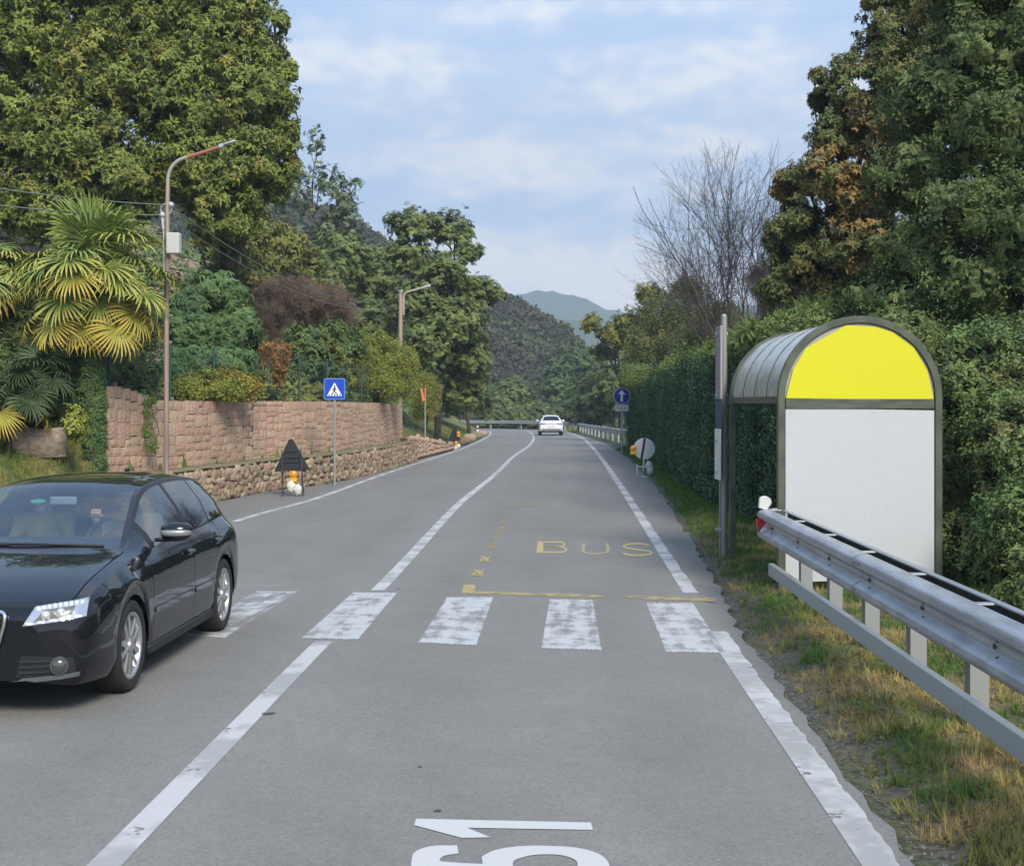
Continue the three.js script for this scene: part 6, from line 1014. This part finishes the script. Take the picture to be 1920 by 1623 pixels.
function person(car, Z, sx, o) {
  const t = thing('person', o.label, 'person'); t.position.copy(car.position); t.rotation.copy(car.rotation);
  const hip = V(sx, .60, Z(2.38)), chest = V(sx, .98, Z(2.46)), neck = V(sx, 1.10, Z(2.45)), head = V(sx, 1.215, Z(2.40)); const sh = s => V(sx + s * .185, 1.04, Z(2.45));
  const hands = o.hands.map(h => V(...h)), elbows = o.elbows.map(h => V(...h));
  const torso = [[hip, V(sx, .80, Z(2.42)), .15, .135], [V(sx, .80, Z(2.42)), chest, .135, .14], [sh(-1), sh(1), .075, .075], [chest, neck, .10, .06]];
  const arms = [-1, 1].flatMap((s, i) => [[sh(s), elbows[i], .058, .046], [elbows[i], elbows[i].clone().lerp(hands[i], .86), .046, .034]]);
  const legs = [-1, 1].flatMap(s => [[V(sx + s * .1, .60, Z(2.34)), V(sx + s * .14, .66, Z(1.98)), .085, .062], [V(sx + s * .14, .66, Z(1.98)), V(sx + s * .12, .50, Z(1.70)), .06, .045]]);
  part('clothing', field([...torso, ...arms, ...legs], 68, .62, V(sx, .82, Z(2.15))), std(o.cloth, .85), t);
  const hd = [[head.clone().add(V(0, .035, -.012)), head.clone().add(V(0, .03, .0)), .088, .088], [head.clone().add(V(0, -.06, .035)), head.clone().add(V(0, -.05, .02)), .052, .055], [neck.clone().add(V(0, -.04, -.02)), head.clone().add(V(0, -.05, -.02)), .056, .052], [head.clone().add(V(0, .0, .088)), head.clone().add(V(0, -.032, .106)), .012, .017, .02], [head.clone().add(V(-.03, .03, .085)), head.clone().add(V(.03, .03, .085)), .012, .012, .02], [head.clone().add(V(-.02, -.068, .082)), head.clone().add(V(.02, -.068, .082)), .011, .011, .012], ...[-1, 1].map(s => [head.clone().add(V(s * .088, .01, -.01)), head.clone().add(V(s * .09, -.03, -.005)), .016, .012, .015])];
  const handBones = hands.flatMap((h, i) => { const el = elbows[i], f = h.clone().sub(el).normalize(), side = V(i ? -1 : 1, 0, 0), dn = V(0, -.6, .35).normalize(); const b = [[el.clone().lerp(h, .8), h, .030, .034]]; for (let k = 0; k < 4; k++) { const r0 = h.clone().addScaledVector(f, .03).add(V((k - 1.5) * .019, .012, 0)), m = r0.clone().addScaledVector(f, .04 - .006 * Math.abs(k - 1.4)).add(V(0, .01, 0)), e = m.clone().addScaledVector(dn, .032 - .004 * Math.abs(k - 1.4)), q = e.clone().addScaledVector(f, -.022).addScaledVector(dn, .006); b.push([r0, m, .010, .0095, .008], [m, e, .0095, .009, .006], [e, q, .009, .008, .006]); } const t0 = h.clone().addScaledVector(side, .026).addScaledVector(f, -.005); b.push([t0, t0.clone().addScaledVector(side, .018).addScaledVector(f, .035), .011, .010, .01], [t0.clone().addScaledVector(side, .018).addScaledVector(f, .035), t0.clone().addScaledVector(side, .012).addScaledVector(f, .06).add(V(0, -.012, 0)), .010, .008, .008]); return [b]; });
  const skin = std([.50, .31, .22], .6);
  part('body', merge([field(hd, 72, .17, head.clone().add(V(0, -.02, 0))), ...handBones.map((b, i) => field(b, 56, .11, hands[i].clone().lerp(elbows[i], -.1)))]), skin, t);
  part('hair', field([[head.clone().add(V(0, .062, -.03)), head.clone().add(V(0, .066, .012)), .078, .07], [head.clone().add(V(-.055, .0, -.045)), head.clone().add(V(.055, .0, -.045)), .05, .05], [head.clone().add(V(0, -.02, -.05)), head.clone().add(V(0, .05, -.05)), .06, .07]], 48, .16, head.clone().add(V(0, .02, -.02))), std(o.hair, .8), t);
  part('eyes', [-1, 1].map(s => new THREE.SphereGeometry(.010, 10, 8).translate(head.x + s * .031, head.y + .012, head.z + .082)), std([.03, .025, .02], .3), t);
  if (o.glasses) part('glasses', [-1, 1].map(s => new THREE.TorusGeometry(.024, .003, 6, 20).translate(head.x + s * .032, head.y + .012, head.z + .097)).concat(box(.02, .004, .004, head.x, head.y + .016, head.z + .10)), std([.03, .03, .03], .4), t);
  return t;
}
const { t: hatchCar, Z: HZ } = buildHatch();
person(hatchCar, HZ, .35, { label: 'driver in a light shirt with one hand on top of the wheel', cloth: [.16, .145, .115], hair: [.10, .075, .06], glasses: true, hands: [[.23, 1.10, HZ(1.98)], [.53, .96, HZ(2.0)]], elbows: [[.16, .82, HZ(2.22)], [.60, .78, HZ(2.24)]] });
person(hatchCar, HZ, -.35, { label: 'passenger in a yellow green top in the front seat of the black car', cloth: [.11, .115, .03], hair: [.09, .06, .045], hands: [[-.44, .72, HZ(2.0)], [-.25, .72, HZ(2.0)]], elbows: [[-.60, .80, HZ(2.28)], [-.10, .80, HZ(2.28)]] });
// ------- white car far ahead
const whiteSpec = { ...hatch, len: 4.45, pivot: 4.45 - .9 - 1.33, wheelY: .345, archR: .38, flare: .90, arches: [.9, 3.56], gaps: [], marks: [1.22, 1.6, 2.0, 2.42, 2.5, 3.3, 3.62, 3.72, 4.16],
  stations: [0, .03, .085, .2, .45, .7, 1.1, 1.4, 1.8, 2.2, 2.7, 3.1, 3.45, 3.8, 3.95, 4.05, 4.22, 4.3, 4.36, 4.40, 4.43, 4.45],
  rows: [
    [[0, .3, .4], [.085, .27, .72], [.45, .26, .85], [3.9, .28, .85], [4.3, .34, .80], [4.45, .38, .70]], [[0, .38, .46], [.085, .36, .76], [.45, .36, .89], [3.9, .38, .89], [4.3, .44, .85], [4.45, .46, .76]],
    [[0, .52, .5], [.085, .52, .78], [.45, .58, .905], [3.9, .62, .905], [4.3, .64, .88], [4.45, .62, .80]], [[0, .64, .48], [.085, .70, .76], [.45, .80, .89], [2.0, .90, .90], [3.9, .92, .89], [4.3, .88, .87], [4.45, .80, .80]],
    [[0, .70, .42], [.085, .79, .70], [.45, .90, .81], [1.2, .99, .82], [2.4, 1.03, .83], [3.6, 1.05, .82], [4.1, 1.04, .80], [4.3, .99, .79], [4.45, .90, .76]],
    [[0, .72, .38], [.085, .81, .66], [.45, .92, .74], [1.1, 1.01, .73], [1.6, 1.22, .65], [2.0, 1.42, .60], [2.6, 1.48, .59], [3.3, 1.45, .58], [3.72, 1.38, .57], [4.16, 1.09, .69], [4.3, 1.02, .74], [4.45, .92, .74]],
    [[0, .74, 0], [.085, .83, 0], [.45, .96, 0], [1.1, 1.06, 0], [1.6, 1.28, 0], [2.0, 1.47, 0], [2.6, 1.53, 0], [3.3, 1.51, 0], [3.72, 1.44, 0], [4.16, 1.12, 0], [4.3, 1.045, 0], [4.45, .95, 0]]],
  region(s, k, t, side) { if (k === 5) { if (s > 1.22 && s < 2.0) return t > .08 ? 'windscreen' : 'body'; if (s > 3.72 && s < 4.16) return t > .08 ? 'rear_window' : 'body'; } if (k === 4 && t > .03 && t < .97 && ((s > 1.6 && s < 2.42) || (s > 2.5 && s < 3.62))) return 'side_window'; return 'body'; } };
{
  const t = thing('white_car', 'small white car driving away toward the far bend', 'car'), g = carBody(whiteSpec), uvz = q => { q.setAttribute('uv', new THREE.BufferAttribute(new Float32Array(q.attributes.position.count * 2), 2)); return q; };
  const paint = new THREE.MeshPhysicalMaterial({ color: col(.80, .80, .83), roughness: .35, clearcoat: 1, clearcoatRoughness: .05 }), probe = new THREE.Mesh(g.full, new THREE.MeshBasicMaterial({ side: THREE.DoubleSide })); probe.updateMatrixWorld();
  part('body', merge([g.body, g.nose, g.tail]), paint, t); for (const n of ['windscreen', 'rear_window', 'side_window']) part(n, uvz(g[n]), std([.012, .015, .022], .08, 0), t);
  const hw = 4.45 - whiteSpec.pivot; for (const s of [.9, 3.56]) for (const sd of [1, -1]) wheel(t, sd * .79, .345, hw - s, .345, .22, sd, alloy);
  part('underbody', [box(1.3, .5, 3.5, 0, .5, hw - 2.2)], std([.01, .01, .01], 1), t);
  const B = [0, 0, 1];
  part('rear_bumper', conform(probe, [[-.78, .37], [.78, .37], [.80, .50], [-.80, .50]], B, 14, 3, .01, .03), std([.014, .014, .016], .7), t);
  for (const sd of [1, -1]) part('tail_light', conform(probe, [[sd * .36, .86], [sd * .84, .83], [sd * .82, .915], [sd * .40, .905]], B, 8, 2, .012, .02), std([.10, .02, .025], .3), t);
  part('number_plate', conform(probe, [[-.26, .60], [.26, .60], [.26, .70], [-.26, .70]], B, 4, 1, .012, .02), std([.62, .62, .60], .5), t);
  part('badge_strip', conform(probe, [[-.30, .86], [.30, .86], [.30, .90], [-.30, .90]], B, 4, 1, .012, .02), std([.35, .35, .36], .4), t);
  for (const sd of [1, -1]) part('mirror', new THREE.SphereGeometry(.1, 12, 8).scale(1.1, .7, .7).translate(sd * .98, 1.08, hw - 1.65), paint, t);
  const b = G(1033.5, 816.5); t.position.set(b.x, b.y, b.z - 2.1); t.rotation.y = Math.PI;
}
renderer.render(scene, camera);
